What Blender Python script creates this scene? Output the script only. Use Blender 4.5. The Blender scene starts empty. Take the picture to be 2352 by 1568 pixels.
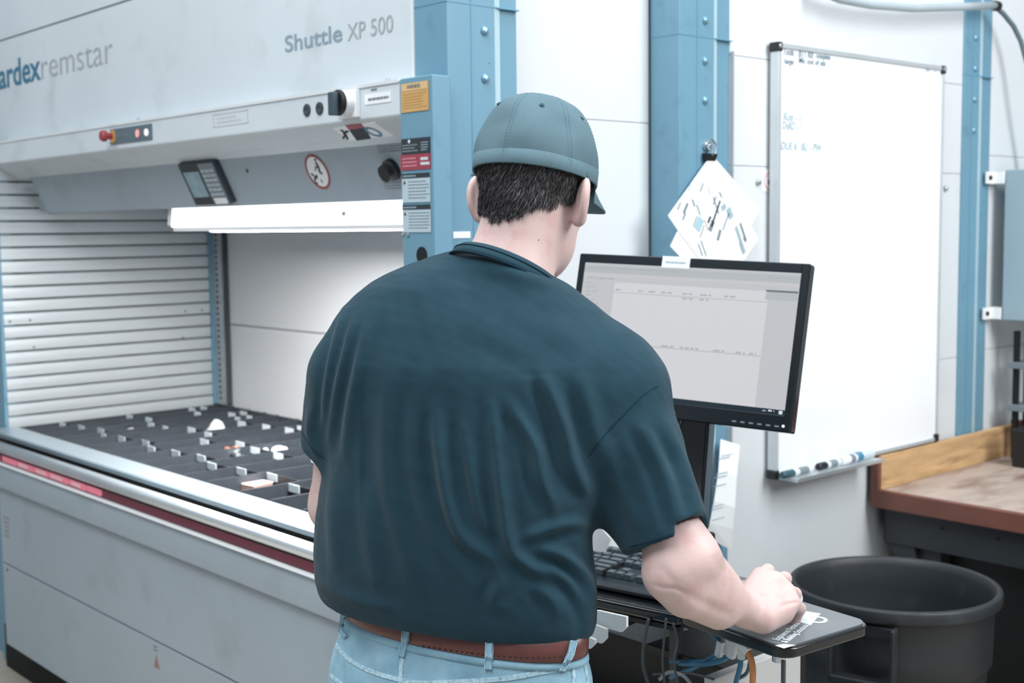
import bpy, bmesh, math, random
import numpy as np
from mathutils import Vector, Matrix
from mathutils.bvhtree import BVHTree
random.seed(7); rng = np.random.default_rng(7)
PI = math.pi
S = bpy.context.scene
COL = S.collection

# ------------------------------------------------------------------ camera
W, H, F = 2352, 1568, 2886.17
RM = np.array([[0.66893269, -0.06057871, 0.74085038],
               [0.74323226, 0.07008145, -0.66535284],
               [-0.01161366, 0.99570016, 0.09190382]])
CAM = np.array([2.08, -1.695, 1.6])
cd = bpy.data.cameras.new('camera'); cam = bpy.data.objects.new('camera', cd); COL.objects.link(cam)
cd.sensor_width = 36.0; cd.lens = F / W * 36.0; cd.clip_start = 0.05; cd.clip_end = 100
cam.matrix_world = Matrix([[*RM[0], CAM[0]], [*RM[1], CAM[1]], [*RM[2], CAM[2]], [0, 0, 0, 1]])
cd.dof.use_dof = True; cd.dof.focus_distance = 1.80; cd.dof.aperture_fstop = 6.3
S.camera = cam

# ------------------------------------------------------------------ light and exposure
wd = bpy.data.worlds.new('world'); S.world = wd; wd.use_nodes = True
wbg = wd.node_tree.nodes['Background']; wbg.inputs['Color'].default_value = (0.80, 0.90, 1.0, 1); wbg.inputs['Strength'].default_value = 0.37
S.view_settings.view_transform = 'Standard'; S.view_settings.look = 'None'
S.view_settings.gamma = 1; S.view_settings.use_curve_mapping = False; S.view_settings.exposure = 0.0
def area(name, loc, target, sx, sy, power, col=(1, 1, 1)):
    ld = bpy.data.lights.new(name, 'AREA'); ld.shape = 'RECTANGLE'; ld.size = sx; ld.size_y = sy
    ld.energy = power; ld.color = col
    o = bpy.data.objects.new(name, ld); COL.objects.link(o); o.location = loc
    o.rotation_euler = (Vector(target) - Vector(loc)).to_track_quat('-Z', 'Y').to_euler()
    return o
area('ceiling_lamp_light', (3.2, 1.4, 3.6), (0.2, 0.9, 1.2), 1.4, 3.0, 172, (0.97, 0.99, 1))
area('ceiling_lamp_light', (1.2, -2.4, 4.2), (-0.4, 0.0, 1.0), 2.4, 1.4, 66, (0.95, 0.98, 1))
area('ceiling_lamp_light', (-2.0, -2.2, 4.0), (-1.6, 0.0, 1.0), 2.0, 1.0, 36, (0.9, 0.97, 1))

area('ceiling_lamp_light', (0.5, -0.9, 4.3), (0.45, -0.55, 1.2), 1.2, 2.6, 82, (0.96, 0.99, 1))

# ------------------------------------------------------------------ helpers
def ray(px, py): return RM @ np.array([px - W / 2, -(py - H / 2), -F])
def on(px, py, ax, v):
    """the world point on the plane ax = v seen at that pixel of the photograph (used to measure positions)"""
    r = ray(px, py); i = 'xyz'.index(ax); return CAM + r * (v - CAM[i]) / r[i]
def dep(px, py, D): return CAM + ray(px, py) * D / F
def proj(P):
    c = (np.asarray(P, float) - CAM) @ RM
    return np.stack([W / 2 + c[..., 0] * F / -c[..., 2], H / 2 - c[..., 1] * F / -c[..., 2], -c[..., 2]], -1)

def lin(c): return tuple(((v / 255) / 12.92 if v / 255 <= .04045 else ((v / 255 + .055) / 1.055) ** 2.4) for v in c)
MATS = {}
def mat(name, rgb, rough=.5, metal=0., noise=.06, nscale=6., bump=0., bscale=200., emit=0., spec=None, coat=0., sss=0., stretch=None, spots=None):
    if name in MATS: return MATS[name]
    m = bpy.data.materials.new(name); m.use_nodes = True; nt = m.node_tree; b = nt.nodes['Principled BSDF']
    c = lin(rgb)
    b.inputs['Roughness'].default_value = rough; b.inputs['Metallic'].default_value = metal
    if spec is not None: b.inputs['Specular IOR Level'].default_value = spec
    if coat: b.inputs['Coat Weight'].default_value = coat; b.inputs['Coat Roughness'].default_value = .08
    if sss:
        b.inputs['Subsurface Weight'].default_value = sss; b.inputs['Subsurface Radius'].default_value = (.012, .004, .002); b.inputs['Subsurface Scale'].default_value = 1.0
    tc = nt.nodes.new('ShaderNodeTexCoord'); mp = nt.nodes.new('ShaderNodeMapping')
    nt.links.new(tc.outputs['Object'], mp.inputs['Vector'])
    if stretch: mp.inputs['Scale'].default_value = stretch
    nz = nt.nodes.new('ShaderNodeTexNoise'); nz.inputs['Scale'].default_value = nscale; nz.inputs['Detail'].default_value = 6
    nt.links.new(mp.outputs[0], nz.inputs['Vector'])
    rp = nt.nodes.new('ShaderNodeValToRGB'); rp.color_ramp.elements[0].position = .3; rp.color_ramp.elements[1].position = .72
    rp.color_ramp.elements[0].color = (*[v * (1 - noise) for v in c], 1); rp.color_ramp.elements[1].color = (*[min(1, v * (1 + noise)) for v in c], 1)
    nt.links.new(nz.outputs['Fac'], rp.inputs['Fac'])
    out = rp.outputs['Color']
    if spots:
        sc, col2, lo, hi = spots
        n2 = nt.nodes.new('ShaderNodeTexNoise'); n2.inputs['Scale'].default_value = sc; n2.inputs['Detail'].default_value = 9
        nt.links.new(mp.outputs[0], n2.inputs['Vector'])
        r2 = nt.nodes.new('ShaderNodeValToRGB'); r2.color_ramp.elements[0].position = lo; r2.color_ramp.elements[1].position = hi
        nt.links.new(n2.outputs['Fac'], r2.inputs['Fac'])
        mx = nt.nodes.new('ShaderNodeMix'); mx.data_type = 'RGBA'; mx.inputs[7].default_value = (*lin(col2), 1)
        nt.links.new(r2.outputs['Color'], mx.inputs[0]); nt.links.new(out, mx.inputs[6]); out = mx.outputs[2]
    nt.links.new(out, b.inputs['Base Color'])
    if emit:
        b.inputs['Emission Color'].default_value = (*c, 1); b.inputs['Emission Strength'].default_value = emit
        for k in (0, 1): rp.color_ramp.elements[k].color = (*[v * .04 for v in c], 1)
    if bump:
        n3 = nt.nodes.new('ShaderNodeTexNoise'); n3.inputs['Scale'].default_value = bscale; n3.inputs['Detail'].default_value = 4
        nt.links.new(mp.outputs[0], n3.inputs['Vector'])
        bp = nt.nodes.new('ShaderNodeBump'); bp.inputs['Strength'].default_value = bump; bp.inputs['Distance'].default_value = .002
        nt.links.new(n3.outputs['Fac'], bp.inputs['Height']); nt.links.new(bp.outputs[0], b.inputs['Normal'])
    MATS[name] = m; return m

BLUE = mat('blue_enamel', (106, 148, 169), .38, noise=.05, nscale=3, bump=.05, bscale=120, spots=(14, (92, 132, 153), .60, .80))
GREY = mat('light_grey_enamel', (202, 211, 217), .42, noise=.04, nscale=2, bump=.04, bscale=150, spots=(5, (176, 182, 186), .56, .85))
GREYD = mat('shaded_grey_enamel', (157, 170, 180), .45, noise=.05, nscale=2.2, bump=.05, bscale=150, spots=(6, (140, 150, 158), .58, .85))  # the fascia's paint again, with its dimmer light painted in as darker grey
WHITE = mat('white_panel', (214, 219, 222), .42, noise=.02, nscale=1.5, bump=.04, bscale=90, spots=(4, (205, 208, 210), .62, .9))
WALLW = mat('interior_white', (214, 216, 218), .5, noise=.03, nscale=2)
ALU = mat('aluminium', (170, 183, 191), .38, .6, noise=.05, nscale=20, stretch=(1, 40, 40))
STEEL = mat('dull_steel', (178, 186, 190), .42, .7, noise=.08, nscale=30)
ALUD = mat('satin_aluminium', (180, 188, 192), .35, .85, noise=.06, nscale=12)
SLAT = mat('galvanised_slat', (206, 212, 214), .36, .35, noise=.04, nscale=9, stretch=(1, .15, 6))
SEAM = mat('dark_seam', (70, 76, 80), .7)
BLACK = mat('black_plastic', (22, 26, 29), .42, noise=.1, nscale=30, bump=.06, bscale=600)
BLACKG = mat('glossy_black', (14, 19, 22), .16, noise=.1, coat=.4)
BLACKM = mat('black_metal', (12, 15, 17), .55, noise=.15)
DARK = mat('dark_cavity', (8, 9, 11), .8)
DIV = mat('dark_divider', (56, 62, 69), .5, .1, noise=.15, nscale=30)
TAG = mat('divider_label', (205, 215, 220), .5)
PAPER = mat('paper', (238, 242, 244), .7, noise=.01)
INKG = mat('grey_ink', (120, 132, 138), .8)
INKD = mat('dark_ink', (40, 50, 56), .8)
INKF = mat('faint_marker', (156, 176, 187), .8)
INKB = mat('faded_marker', (112, 134, 146), .8)
RED = mat('red_label', (150, 62, 78), .5)
DRED = mat('dark_red_stripe', (104, 40, 58), .45, noise=.04)
PINK = mat('pink_sticker', (250, 138, 158), .5, noise=.03)
ORANGE = mat('amber_label', (200, 160, 100), .5)
WHITEP = mat('white_plastic', (235, 238, 240), .35, noise=.02)

def tag(o, label=None, cat=None, group=None, kind=None):
    if label: o['label'] = label
    if cat: o['category'] = cat
    if group: o['group'] = group
    if kind: o['kind'] = kind
    return o
def thing(name, label, cat, loc=(0, 0, 0), rz=0, group=None):
    o = bpy.data.objects.new(name, None); COL.objects.link(o); o.empty_display_size = .05
    o.location = loc; o.rotation_euler = (0, 0, rz)
    return tag(o, label, cat, group)
def link(name, me, m, parent=None, smooth=False):
    o = bpy.data.objects.new(name, me); COL.objects.link(o)
    if m is not None and len(me.materials) == 0: me.materials.append(m)
    if smooth: me.polygons.foreach_set('use_smooth', [True] * len(me.polygons))
    if parent is not None:
        o.parent = parent
        # geometry is written in world coordinates unless the parent chain is placed first
    return o
class MB:
    """collects primitives in one bmesh; built as ONE mesh object"""
    def __init__(s): s.b = bmesh.new()
    def box(s, lo, hi, M=None):
        vs = []
        for z in (lo[2], hi[2]):
            for x, y in ((lo[0], lo[1]), (hi[0], lo[1]), (hi[0], hi[1]), (lo[0], hi[1])):
                p = Vector((x, y, z)); vs.append(s.b.verts.new(M @ p if M else p))
        for f in ((3, 2, 1, 0), (4, 5, 6, 7), (0, 1, 5, 4), (1, 2, 6, 5), (2, 3, 7, 6), (3, 0, 4, 7)): s.b.faces.new([vs[i] for i in f])
        return s
    def prism(s, prof, d0, d1, ax='x', M=None):
        """profile of 2-D points extruded along an axis; for x: (y,z), y: (x,z), z: (x,y)"""
        def P(a, b, d):
            p = Vector({'x': (d, a, b), 'y': (a, d, b), 'z': (a, b, d)}[ax]); return M @ p if M else p
        A = [s.b.verts.new(P(a, b, d0)) for a, b in prof]; B = [s.b.verts.new(P(a, b, d1)) for a, b in prof]
        n = len(prof)
        s.b.faces.new(A[::-1]); s.b.faces.new(B)
        for i in range(n): s.b.faces.new([A[i], A[(i + 1) % n], B[(i + 1) % n], B[i]])
        return s
    def tube(s, pts, r, n=10, cap=True):
        pts = [Vector(p) for p in pts]; R = r if hasattr(r, '__len__') else [r] * len(pts)
        rings = []; up = None
        for i, p in enumerate(pts):
            t = (pts[min(i + 1, len(pts) - 1)] - pts[max(i - 1, 0)])
            if t.length < 1e-9: t = Vector((0, 0, 1))
            t.normalize()
            if up is None: up = t.orthogonal().normalized()
            up = (up - t * up.dot(t))
            if up.length < 1e-6: up = t.orthogonal()
            up.normalize(); v = t.cross(up)
            rings.append([s.b.verts.new(p + (up * math.cos(a) + v * math.sin(a)) * R[i]) for a in [2 * PI * k / n for k in range(n)]])
        for A, B in zip(rings, rings[1:]):
            for k in range(n): s.b.faces.new([A[k], A[(k + 1) % n], B[(k + 1) % n], B[k]])
        if cap and n > 2: s.b.faces.new(rings[0][::-1]); s.b.faces.new(rings[-1])
        return s
    def lathe(s, prof, n=32, M=None, sx=1, sy=1, closed=False):
        rings = []
        for r, z in prof:
            rings.append([s.b.verts.new((M @ Vector((r * sx * math.cos(a), r * sy * math.sin(a), z))) if M else Vector((r * sx * math.cos(a), r * sy * math.sin(a), z))) for a in [2 * PI * k / n for k in range(n)]])
        seq = list(zip(rings, rings[1:])) + ([(rings[-1], rings[0])] if closed else [])
        for A, B in seq:
            for k in range(n): s.b.faces.new([A[k], A[(k + 1) % n], B[(k + 1) % n], B[k]])
        if not closed:
            s.b.faces.new(rings[0][::-1]); s.b.faces.new(rings[-1])
        return s
    def quad(s, ps):
        s.b.faces.new([s.b.verts.new(Vector(p)) for p in ps]); return s
    def slab(s, ps, n, t):
        """closed thin plate from a polygon outline, thickness t along n"""
        n = Vector(n).normalized() * t
        A = [s.b.verts.new(Vector(p)) for p in ps]; B = [s.b.verts.new(Vector(p) + n) for p in ps]; k = len(ps)
        s.b.faces.new(A[::-1]); s.b.faces.new(B)
        for i in range(k): s.b.faces.new([A[i], A[(i + 1) % k], B[(i + 1) % k], B[i]])
        return s
    def build(s, name, m, parent=None, bevel=0, seg=2, smooth=False, local=None):
        bmesh.ops.recalc_face_normals(s.b, faces=s.b.faces)
        me = bpy.data.meshes.new(name); s.b.to_mesh(me); s.b.free()
        o = link(name, me, m, parent, smooth)
        if bevel:
            md = o.modifiers.new('bevel', 'BEVEL'); md.width = bevel; md.segments = seg; md.limit_method = 'ANGLE'; md.angle_limit = .6
            if smooth is False and seg > 1:
                me.polygons.foreach_set('use_smooth', [True] * len(me.polygons)); md.harden_normals = True
        return o
def frameM(o, x, y, z=None):
    x = Vector(x).normalized(); y = Vector(y); z = x.cross(y).normalized() if z is None else Vector(z); y = z.cross(x).normalized()
    return Matrix([[x[0], y[0], z[0], o[0]], [x[1], y[1], z[1], o[1]], [x[2], y[2], z[2], o[2]], [0, 0, 0, 1]])
def text(s, size, m, o, xd, yd, parent, name='lettering', bold=0., sx=1., shear=0., width=None, lift=.0006, space=1.):
    """flat lettering standing on the surface at o, reading along xd with its up along yd"""
    cu = bpy.data.curves.new(name, 'FONT'); cu.body = s; cu.size = size; cu.offset = bold; cu.shear = shear; cu.extrude = .0003; cu.space_character = space
    tmp = bpy.data.objects.new(name, cu); COL.objects.link(tmp)
    me = bpy.data.meshes.new_from_object(tmp.evaluated_get(bpy.context.evaluated_depsgraph_get())); bpy.data.objects.remove(tmp)
    co = np.empty(len(me.vertices) * 3); me.vertices.foreach_get('co', co); co = co.reshape(-1, 3)
    if width: sx = width / (co[:, 0].max() - co[:, 0].min()); co[:, 0] -= co[:, 0].min()
    co[:, 0] *= sx
    M = frameM(o, xd, yd); co[:, 2] += lift
    w = co @ np.array(M.to_3x3()).T + np.array(M.translation)
    me.vertices.foreach_set('co', w.ravel()); me.materials.clear(); me.update()
    return link(name, me, m, parent)
def dupe(o, M=None, parent=None, **k):
    c = o.copy(); COL.objects.link(c)
    if parent is not None: c.parent = parent
    if M is not None: c.matrix_world = M
    return c
def lines(n_, o, xd, yd, w, h, rows, m, parent, name='print_lines', seed=0, th=.45, t=.0005):
    """rows of small illegible print as thin strips"""
    r = random.Random(seed); M = frameM(o, xd, yd); b = MB()
    for i in range(rows):
        y = h * (1 - (i + .5) / rows); x = 0
        while x < w * r.uniform(.75, 1):
            l = min(w * r.uniform(.06, .2), w - x)
            if l <= 0: break
            b.box((x, y - h / rows * th / 2, 0), (x + l, y + h / rows * th / 2, t), M); x += l + w * .025
    return b.build(name, m, parent)
# ------------------------------------------------------------------ the room
fl = MB().box((-6, -5, -.06), (5, 5.5, 0)).build('floor', mat('concrete_floor', (176, 168, 156), .55, noise=.08, nscale=3, bump=.1, bscale=60, spots=(9, (150, 143, 134), .55, .75))); tag(fl, kind='structure')

# ------------------------------------------------------------------ the vertical lift machine
ml = thing('storage_lift_machine', 'tall grey and blue automated storage lift with lit opening and white side wall', 'machine', (0, 0, 0))
X0, X1 = -2.47, -.09
# upper fascia
b = MB().box((-2.75, .0, 1.80), (-.113, .03, 2.272)); fa = b.build('fascia_panel', GREY, ml, .002)
MB().box((-2.75, .0, 2.277), (-.113, .03, 3.0)).build('fascia_panel', GREY, ml, .002)
MB().box((-2.75, .010, 2.265), (-.12, .028, 2.285)).build('seam', SEAM, ml)
MB().box((-.119, -.003, 1.91), (-.110, .03, 3.0)).build('edge_strip', WHITE, ml)
# lettering on the fascia
TEAL = mat('teal_print', (52, 112, 140), .5); GPR = mat('grey_print', (158, 164, 170), .5); GPB = mat('bluegrey_print', (132, 154, 168), .5)
ux, uz = (1, 0, 0), (0, 0, 1)
text('kardex', .128, TEAL, (-2.612, 0, 2.108), ux, uz, ml, bold=.0022, width=.452, lift=.0008)
text('remstar', .125, GPR, (-2.152, 0, 2.106), ux, uz, ml, bold=-.0012, width=.552, lift=.0008)
text('Shuttle', .056, GPB, (-.630, 0, 2.031), ux, uz, ml, bold=.0007, width=.247, lift=.0008)
text('XP 500', .054, GPR, (-.361, 0, 2.028), ux, uz, ml, width=.175, lift=.0008)
# header box with bevelled underside
hd = MB().prism([(-.06, 1.908), (-.06, 1.838), (-.052, 1.828), (.03, 1.787), (.03, 1.908)], -2.5, X1).build('header_box', GREY, ml, .003)
MB().box((-2.5, -.063, 1.905), (X1, .0, 1.912)).build('top_edge_strip', WHITE, ml)
for px, py in ((318, 270), (891, 183)):
    p = on(px, py, 'y', -.05); MB().lathe([(.006, 0), (.005, .006), (.001, .008)], 10, Matrix.Translation((p[0], -.05, 1.912))).build('screw_head', ALU, ml)
# inner sloping panel
ip = MB().prism([(.028, 1.79), (.088, 1.662), (.098, 1.664), (.04, 1.80)], -2.36, X1).build('inner_panel', GREYD, ml, .002)
b = MB(); prof = []
for k in range(7):   # rounded left end of the inner panel
    a = k / 6 * PI / 2; b.quad([(-2.36 - .05 * math.sin(a), .028 + .05 * (1 - math.cos(a)), 1.79), (-2.36 - .05 * math.sin(a + .26), .028 + .05 * (1 - math.cos(a + .26)), 1.79), (-2.36 - .05 * math.sin(a + .26), .088 + .05 * (1 - math.cos(a + .26)), 1.662), (-2.36 - .05 * math.sin(a), .088 + .05 * (1 - math.cos(a)), 1.662)])
b.build('panel_return', GREYD, ml)
def slope(px, py):
    """point on the sloping inner panel"""
    n = np.array([0, .128, .060]); n = n / np.linalg.norm(n); p0 = np.array([0, .028, 1.79]); r = ray(px, py)
    return CAM + r * ((p0 - CAM) @ n) / (r @ n)
sy = np.array([0, -.060, .128]) / np.linalg.norm([.06, .128]); sn = np.array([0, -.128, -.060]) / np.linalg.norm([.06, .128])
# keypad terminal on the sloping panel
a, c = slope(436, 376), slope(540, 466); wv = c[0] - a[0]
q = slope(430, 378); L = 0.118
kpM = frameM((slope(461, 466)[0], slope(461, 466)[1], slope(461, 466)[2]), ux, sy)
kw = slope(540, 466)[0] - slope(455, 466)[0]; kh = np.linalg.norm((slope(520, 366) - slope(540, 466))[1:])
kt = MB().box((0, 0, -.004), (kw, kh, .018), kpM).build('control_terminal', mat('terminal_black', (38, 48, 55), .4), ml, .003)
MB().box((-.03, -.004, -.004), (-.006, kh * .86, .008), kpM).build('terminal_clip', GREYD, kt)
MB().box((kw * .08, kh * .20, .018), (kw * .50, kh * .80, .0195), kpM).build('display', mat('grey_display', (140, 165, 176), .25, noise=.15, nscale=30), kt)
b = MB().box((kw * .56, kh * .04, .018), (kw * .96, kh * .97, .0195), kpM).build('keypad', mat('keypad_grey', (120, 132, 140), .5), kt)
for r_ in range(6):
    for c_ in range(3):
        MB().box((kw * (.60 + c_ * .115), kh * (.22 + r_ * .11), .0195), (kw * (.69 + c_ * .115), kh * (.29 + r_ * .11), .022), kpM).build('key', mat('key_grey', (165, 176, 182), .5), kt)
MB().box((kw * .62, kh * .03, .0195), (kw * .93, kh * .16, .022), kpM).build('key', WHITEP, kt)
# round "no reaching in" sign
sc = slope(730, 394); sM = frameM(sc, ux, sy)
sg = MB().lathe([(.044, 0), (.044, .001)], 40, sM).build('warning_sign', WHITEP, ml)
MB().lathe([(.046, 0), (.0465, .002), (.0405, .002), (.0405, 0)], 40, sM, closed=True).build('sign_ring', mat('sign_red', (142, 72, 68), .5), sg)
b = MB()
for pts, r in (([(.010, .026), (.014, .012), (.010, .0), (.018, -.006)], .004), ([(.010, .010), (.002, .014), (-.006, .004)], .0025), ([(.013, .030), (.013, .034)], .005), ([(-.026, -.022), (-.018, -.012), (-.012, -.016), (-.010, -.008)], .004), ([(-.022, -.010), (-.030, -.004)], .003), ([(.002, -.02), (.003, -.03)], .002), ([(-.028, -.026), (-.02, -.032)], .0025)):
    b.tube([sM @ Vector((x, y, .0012)) for x, y in pts], r * .7, 6)
b.build('sign_figure', INKD, sg)
# small hole, rotary switch, illegible notice behind the post
p = slope(568, 392); MB().lathe([(.006, 0), (.005, .002)], 12, frameM(p, ux, sy)).build('screw_head', SEAM, ml)
p = slope(903, 388); MB().lathe([(.026, 0), (.026, .012), (.022, .016), (.02, .03), (.004, .031)], 24, frameM(p, ux, sy)).build('rotary_switch', BLACK, ml, smooth=False)
p = slope(880, 440); lines(0, slope(872, 352), ux, sy, .12, .03, 5, INKG, ml, seed=3); lines(0, slope(886, 436), ux, sy, .12, .035, 5, INKG, ml, seed=4)
# header front fittings
yh = -.06
def hp(px, py): return on(px, py, 'y', yh)
pl = MB().box((hp(255, 300)[0], yh - .004, 1.852), (hp(350, 300)[0], yh, 1.896)).build('control_plate', mat('plate_slate', (88, 106, 116), .45), ml, .001)
yr = Matrix.Rotation(PI / 2, 4, 'X')
def face_disc(name, x, z, prof, m, par=ml, y=yh, n=24): return MB().lathe(prof, n, Matrix.Translation((x, y, z)) @ yr).build(name, m, par, smooth=False)
xs = hp(262, 315)[0]
face_disc('amber_collar', xs, 1.875, [(.019, 0), (.019, .006), (.015, .008), (.002, .008)], mat('amber_glow', (225, 170, 90), .4, emit=.5), pl)
face_disc('emergency_stop_button', xs, 1.875, [(.010, .006), (.010, .024), (.0165, .026), (.0165, .036), (.013, .041), (.002, .042)], mat('stop_red', (150, 58, 66), .35), pl)
x = hp(320, 307)[0]; face_disc('indicator_lamp', x, 1.873, [(.011, .003), (.011, .007), (.002, .010)], mat('lamp_pink', (245, 190, 185), .3, emit=.9), pl)
face_disc('lamp_ring', x, 1.873, [(.013, .003), (.013, .006), (.011, .006), (.011, .003)], mat('ring_red', (190, 90, 90), .4), pl)
x = hp(340, 305)[0]; face_disc('indicator_lamp', x, 1.873, [(.010, .003), (.010, .007), (.002, .010)], mat('lamp_white', (250, 252, 255), .3, emit=1.1), pl)
text('NOTAUS', .014, INKG, (hp(272, 312)[0], yh - .004, 1.868), ux, uz, pl, width=.075)
# faded grey outline decal
x0_, x1_ = hp(490, 280)[0], hp(570, 270)[0]
b = MB()
for lo, hi in (((x0_, 1.893), (x1_, 1.895)), ((x0_, 1.862), (x1_, 1.864)), ((x0_, 1.862), (x0_ + .003, 1.895)), ((x1_ - .003, 1.862), (x1_, 1.895))): b.box((lo[0], yh - .0008, lo[1]), (hi[0], yh, hi[1]))
b.build('faded_decal', mat('faded_print', (188, 190, 194), .5), ml)
lines(0, (x0_ + .02, yh, 1.868), ux, uz, .13, .02, 2, mat('faded_print', (188, 190, 194), .5), ml, seed=9)
for px, py in ((706, 254), (735, 250)):
    p = hp(px, py); face_disc('dark_socket', p[0], 1.8735, [(.0145, 0), (.0145, .003), (.010, .004), (.002, .002)], mat('socket_dark', (52, 62, 70), .5))
# main switch
p0, p1 = hp(779, 240), hp(828, 240)
sp = MB().box((p0[0] + .012, yh - .012, 1.842), (p1[0], yh, 1.903)).build('switch_plate', WHITEP, ml, .002)
bar = MB().lathe([(.028, .0), (.028, .018), (.026, .022), (.002, .022)], 28, Matrix.Translation((-.264, yh - .012, 1.874)) @ yr).build('switch_body', WHITEP, sp)
MB().lathe([(.0285, .022), (.0285, .028), (.025, .031), (.002, .031)], 28, Matrix.Translation((-.264, yh - .012, 1.874)) @ yr).build('switch_disc', BLACKM, sp)
MB().box((-.276, yh - .058, 1.846), (-.254, yh - .042, 1.897)).build('switch_handle', mat('handle_slate', (62, 78, 88), .4), sp, .003)
for lo, hi, s_ in ((hp(842, 218), hp(893, 205), 1), (hp(838, 200), hp(880, 195), 2)):
    pass
MB().box((hp(834, 0)[0], yh - .0015, 1.867), (hp(894, 0)[0], yh, 1.889)).build('name_label', WHITEP, ml)
lines(0, (hp(842, 0)[0], yh - .0015, 1.873), ux, uz, .075, .009, 1, INKG, ml, seed=5, th=.6)
lines(0, (hp(848, 0)[0], yh, 1.894), ux, uz, .025, .007, 1, INKG, ml, seed=6, th=.7)
# stickers on the bevelled underside
bn = np.array([0, -.041, -.082]); bn = bn / np.linalg.norm(bn); bu = np.array([0, -.082, .041]) / np.linalg.norm([.082, .041])
def und(px, py):
    p0 = np.array([0, -.052, 1.828]); r = ray(px, py); return CAM + r * ((p0 - CAM) @ bn) / (r @ bn)
def plate_px(name, f, pts, n, m, par=ml, t=.0008): return MB().slab([f(*p) for p in pts], n, t).build(name, m, par)
st = plate_px('hazard_sticker', und, [(766, 293), (862, 280), (908, 312), (800, 323)], bn, WHITEP)
plate_px('sticker_red_band', und, [(794, 288), (830, 284), (838, 292), (802, 297)], bn * 1, RED, st, .0014)
plate_px('sticker_black_panel', und, [(802, 297), (838, 292), (853, 317), (820, 322)], bn, INKD, st, .0014)
bM = frameM(und(858, 302), ux, bu)
MB().lathe([(.022, 0), (.022, .0016), (.014, .0016), (.014, 0)], 28, bM, closed=True).build('sticker_blue_ring', mat('sticker_blue', (62, 120, 150), .5), st)
b = MB()
for pts in ([(783, 297), (792, 303), (799, 318)], [(797, 300), (790, 306)], [(792, 303), (800, 300)], [(794, 308), (789, 316)]): b.tube([und(*p) + bn * .001 for p in pts], .0028, 6)
b.build('sticker_figure', INKD, st)
# lamp over the opening
lampM = mat('lamp_diffuser', (255, 255, 255), .4, noise=0, emit=2.2)
lh = MB().prism([(.112, 1.672), (.106, 1.612), (.118, 1.608), (.24, 1.608), (.24, 1.674)], -1.50, -.10).build('lamp_housing', mat('lamp_white_enamel', (226, 230, 233), .35), ml, .002)
MB().prism([(.111, 1.671), (.105, 1.606), (.099, 1.607), (.105, 1.671)], -1.46, -.10).build('lamp_diffuser', lampM, ml)
MB().box((-1.42, .135, 1.602), (-.12, .215, 1.6075)).build('lamp_diffuser', mat('lamp_tube_glow', (255, 252, 250), .4, noise=0, emit=165.), ml)
p = on(780, 497, 'y', .086); MB().lathe([(.007, 0), (.005, .004)], 12, Matrix.Translation((p[0], .100, 1.634)) @ yr).build('screw_head', ALUD, ml)
MB().box((-1.46, .228, 1.591), (-.11, .236, 1.610)).build('lamp_lip', mat('lamp_white_enamel', (226, 230, 233), .35), ml)
MB().box((-1.46, .106, 1.594), (-.11, .114, 1.610)).build('lamp_lip', mat('lamp_white_enamel', (226, 230, 233), .35), ml)
# opening: slatted left cheek, back door, roof
zs = [1.779 + .0468 - .0468 * k for k in range(20)] + [.905]
def slat_mesh(z0, z1, y0=-.05, y1=.77):
    h = z1 - z0
    return MB().prism([(X0 - .001, z0), (X0, z0 + h * .06), (X0 + .0008, z0 + h * .45), (X0 + .0002, z0 + h * .84), (X0 - .003, z0 + h * .875), (X0 - .012, z0 + h * .89), (X0 - .02, z0 + h * .90), (X0 - .02, z0)], y0, y1, 'y')
s0 = None
for k in range(20):
    zt = 1.779 + .0468 - .0468 * k
    if s0 is None:
        s0 = slat_mesh(1.779, 1.779 + .0466).build('slat', SLAT, ml, smooth=False)
        for yy in (.12, .33, .55, .70): MB().lathe([(.0022, 0), (.0022, .0006)], 8, Matrix.Translation((X0, yy, 1.805)) @ Matrix.Rotation(PI / 2, 4, 'Y')).build('rivet', STEEL, s0)
    else:
        c_ = s0.copy(); COL.objects.link(c_); c_.location.z = -.0468 * k
        for ch in list(s0.children):
            d_ = ch.copy(); COL.objects.link(d_); d_.parent = c_
MB().box((X0 - .05, -.05, .80), (X0 - .014, .80, 1.83)).build('cheek_backing', SEAM, ml)
MB().box((X0 - .012, -.05, .860), (X0 + .001, .77, .890)).build('cheek_sill', STEEL, ml)
for px, py in ((426, 715), (464, 712), (23, 738), (69, 735), (420, 775), (78, 797)):
    p = on(px, py, 'x', X0 + .002); MB().lathe([(.0045, 0), (.0035, .002)], 10, Matrix.Translation(p) @ Matrix.Rotation(PI / 2, 4, 'Y')).build('dark_screw', INKG, ml)
r_ = MB().box((X0 + .002, .765, .90), (X0 + .014, .790, 1.70)).build('guide_edge', BLUE, ml)
rl = MB().box((X0 + .014, .775, .90), (-2.385, .800, 1.70)).build('perforated_rail', STEEL, ml)
b = MB()
for k in range(34): b.box((-2.430, .7735, .92 + k * .0225), (-2.414, .7752, .930 + k * .0225))
b.build('rail_holes', SEAM, rl)
MB().box((-2.385, .782, .90), (-2.374, .80, 1.70)).build('rubber_edge', mat('rubber', (60, 64, 68), .7), ml)
MB().box((-2.374, .80, .86), (-.16, .83, 1.2195)).build('back_door_panel', WALLW, ml, .002)
MB().box((-2.374, .80, 1.2235), (-.16, .83, 1.72)).build('back_door_panel', WALLW, ml, .002)
MB().box((-2.374, .81, 1.215), (-.16, .835, 1.228)).build('seam', SEAM, ml)
MB().box((-2.50, .100, 1.676), (-.16, .83, 1.70)).build('opening_roof', GREYD, ml)
MB().box((-.165, 0.01, .60), (-.150, .83, 1.70)).build('right_cheek', GREYD, ml)
MB().box((-2.52, -.02, .10), (-.16, .83, .82)).build('lower_body', DARK, ml)
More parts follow.
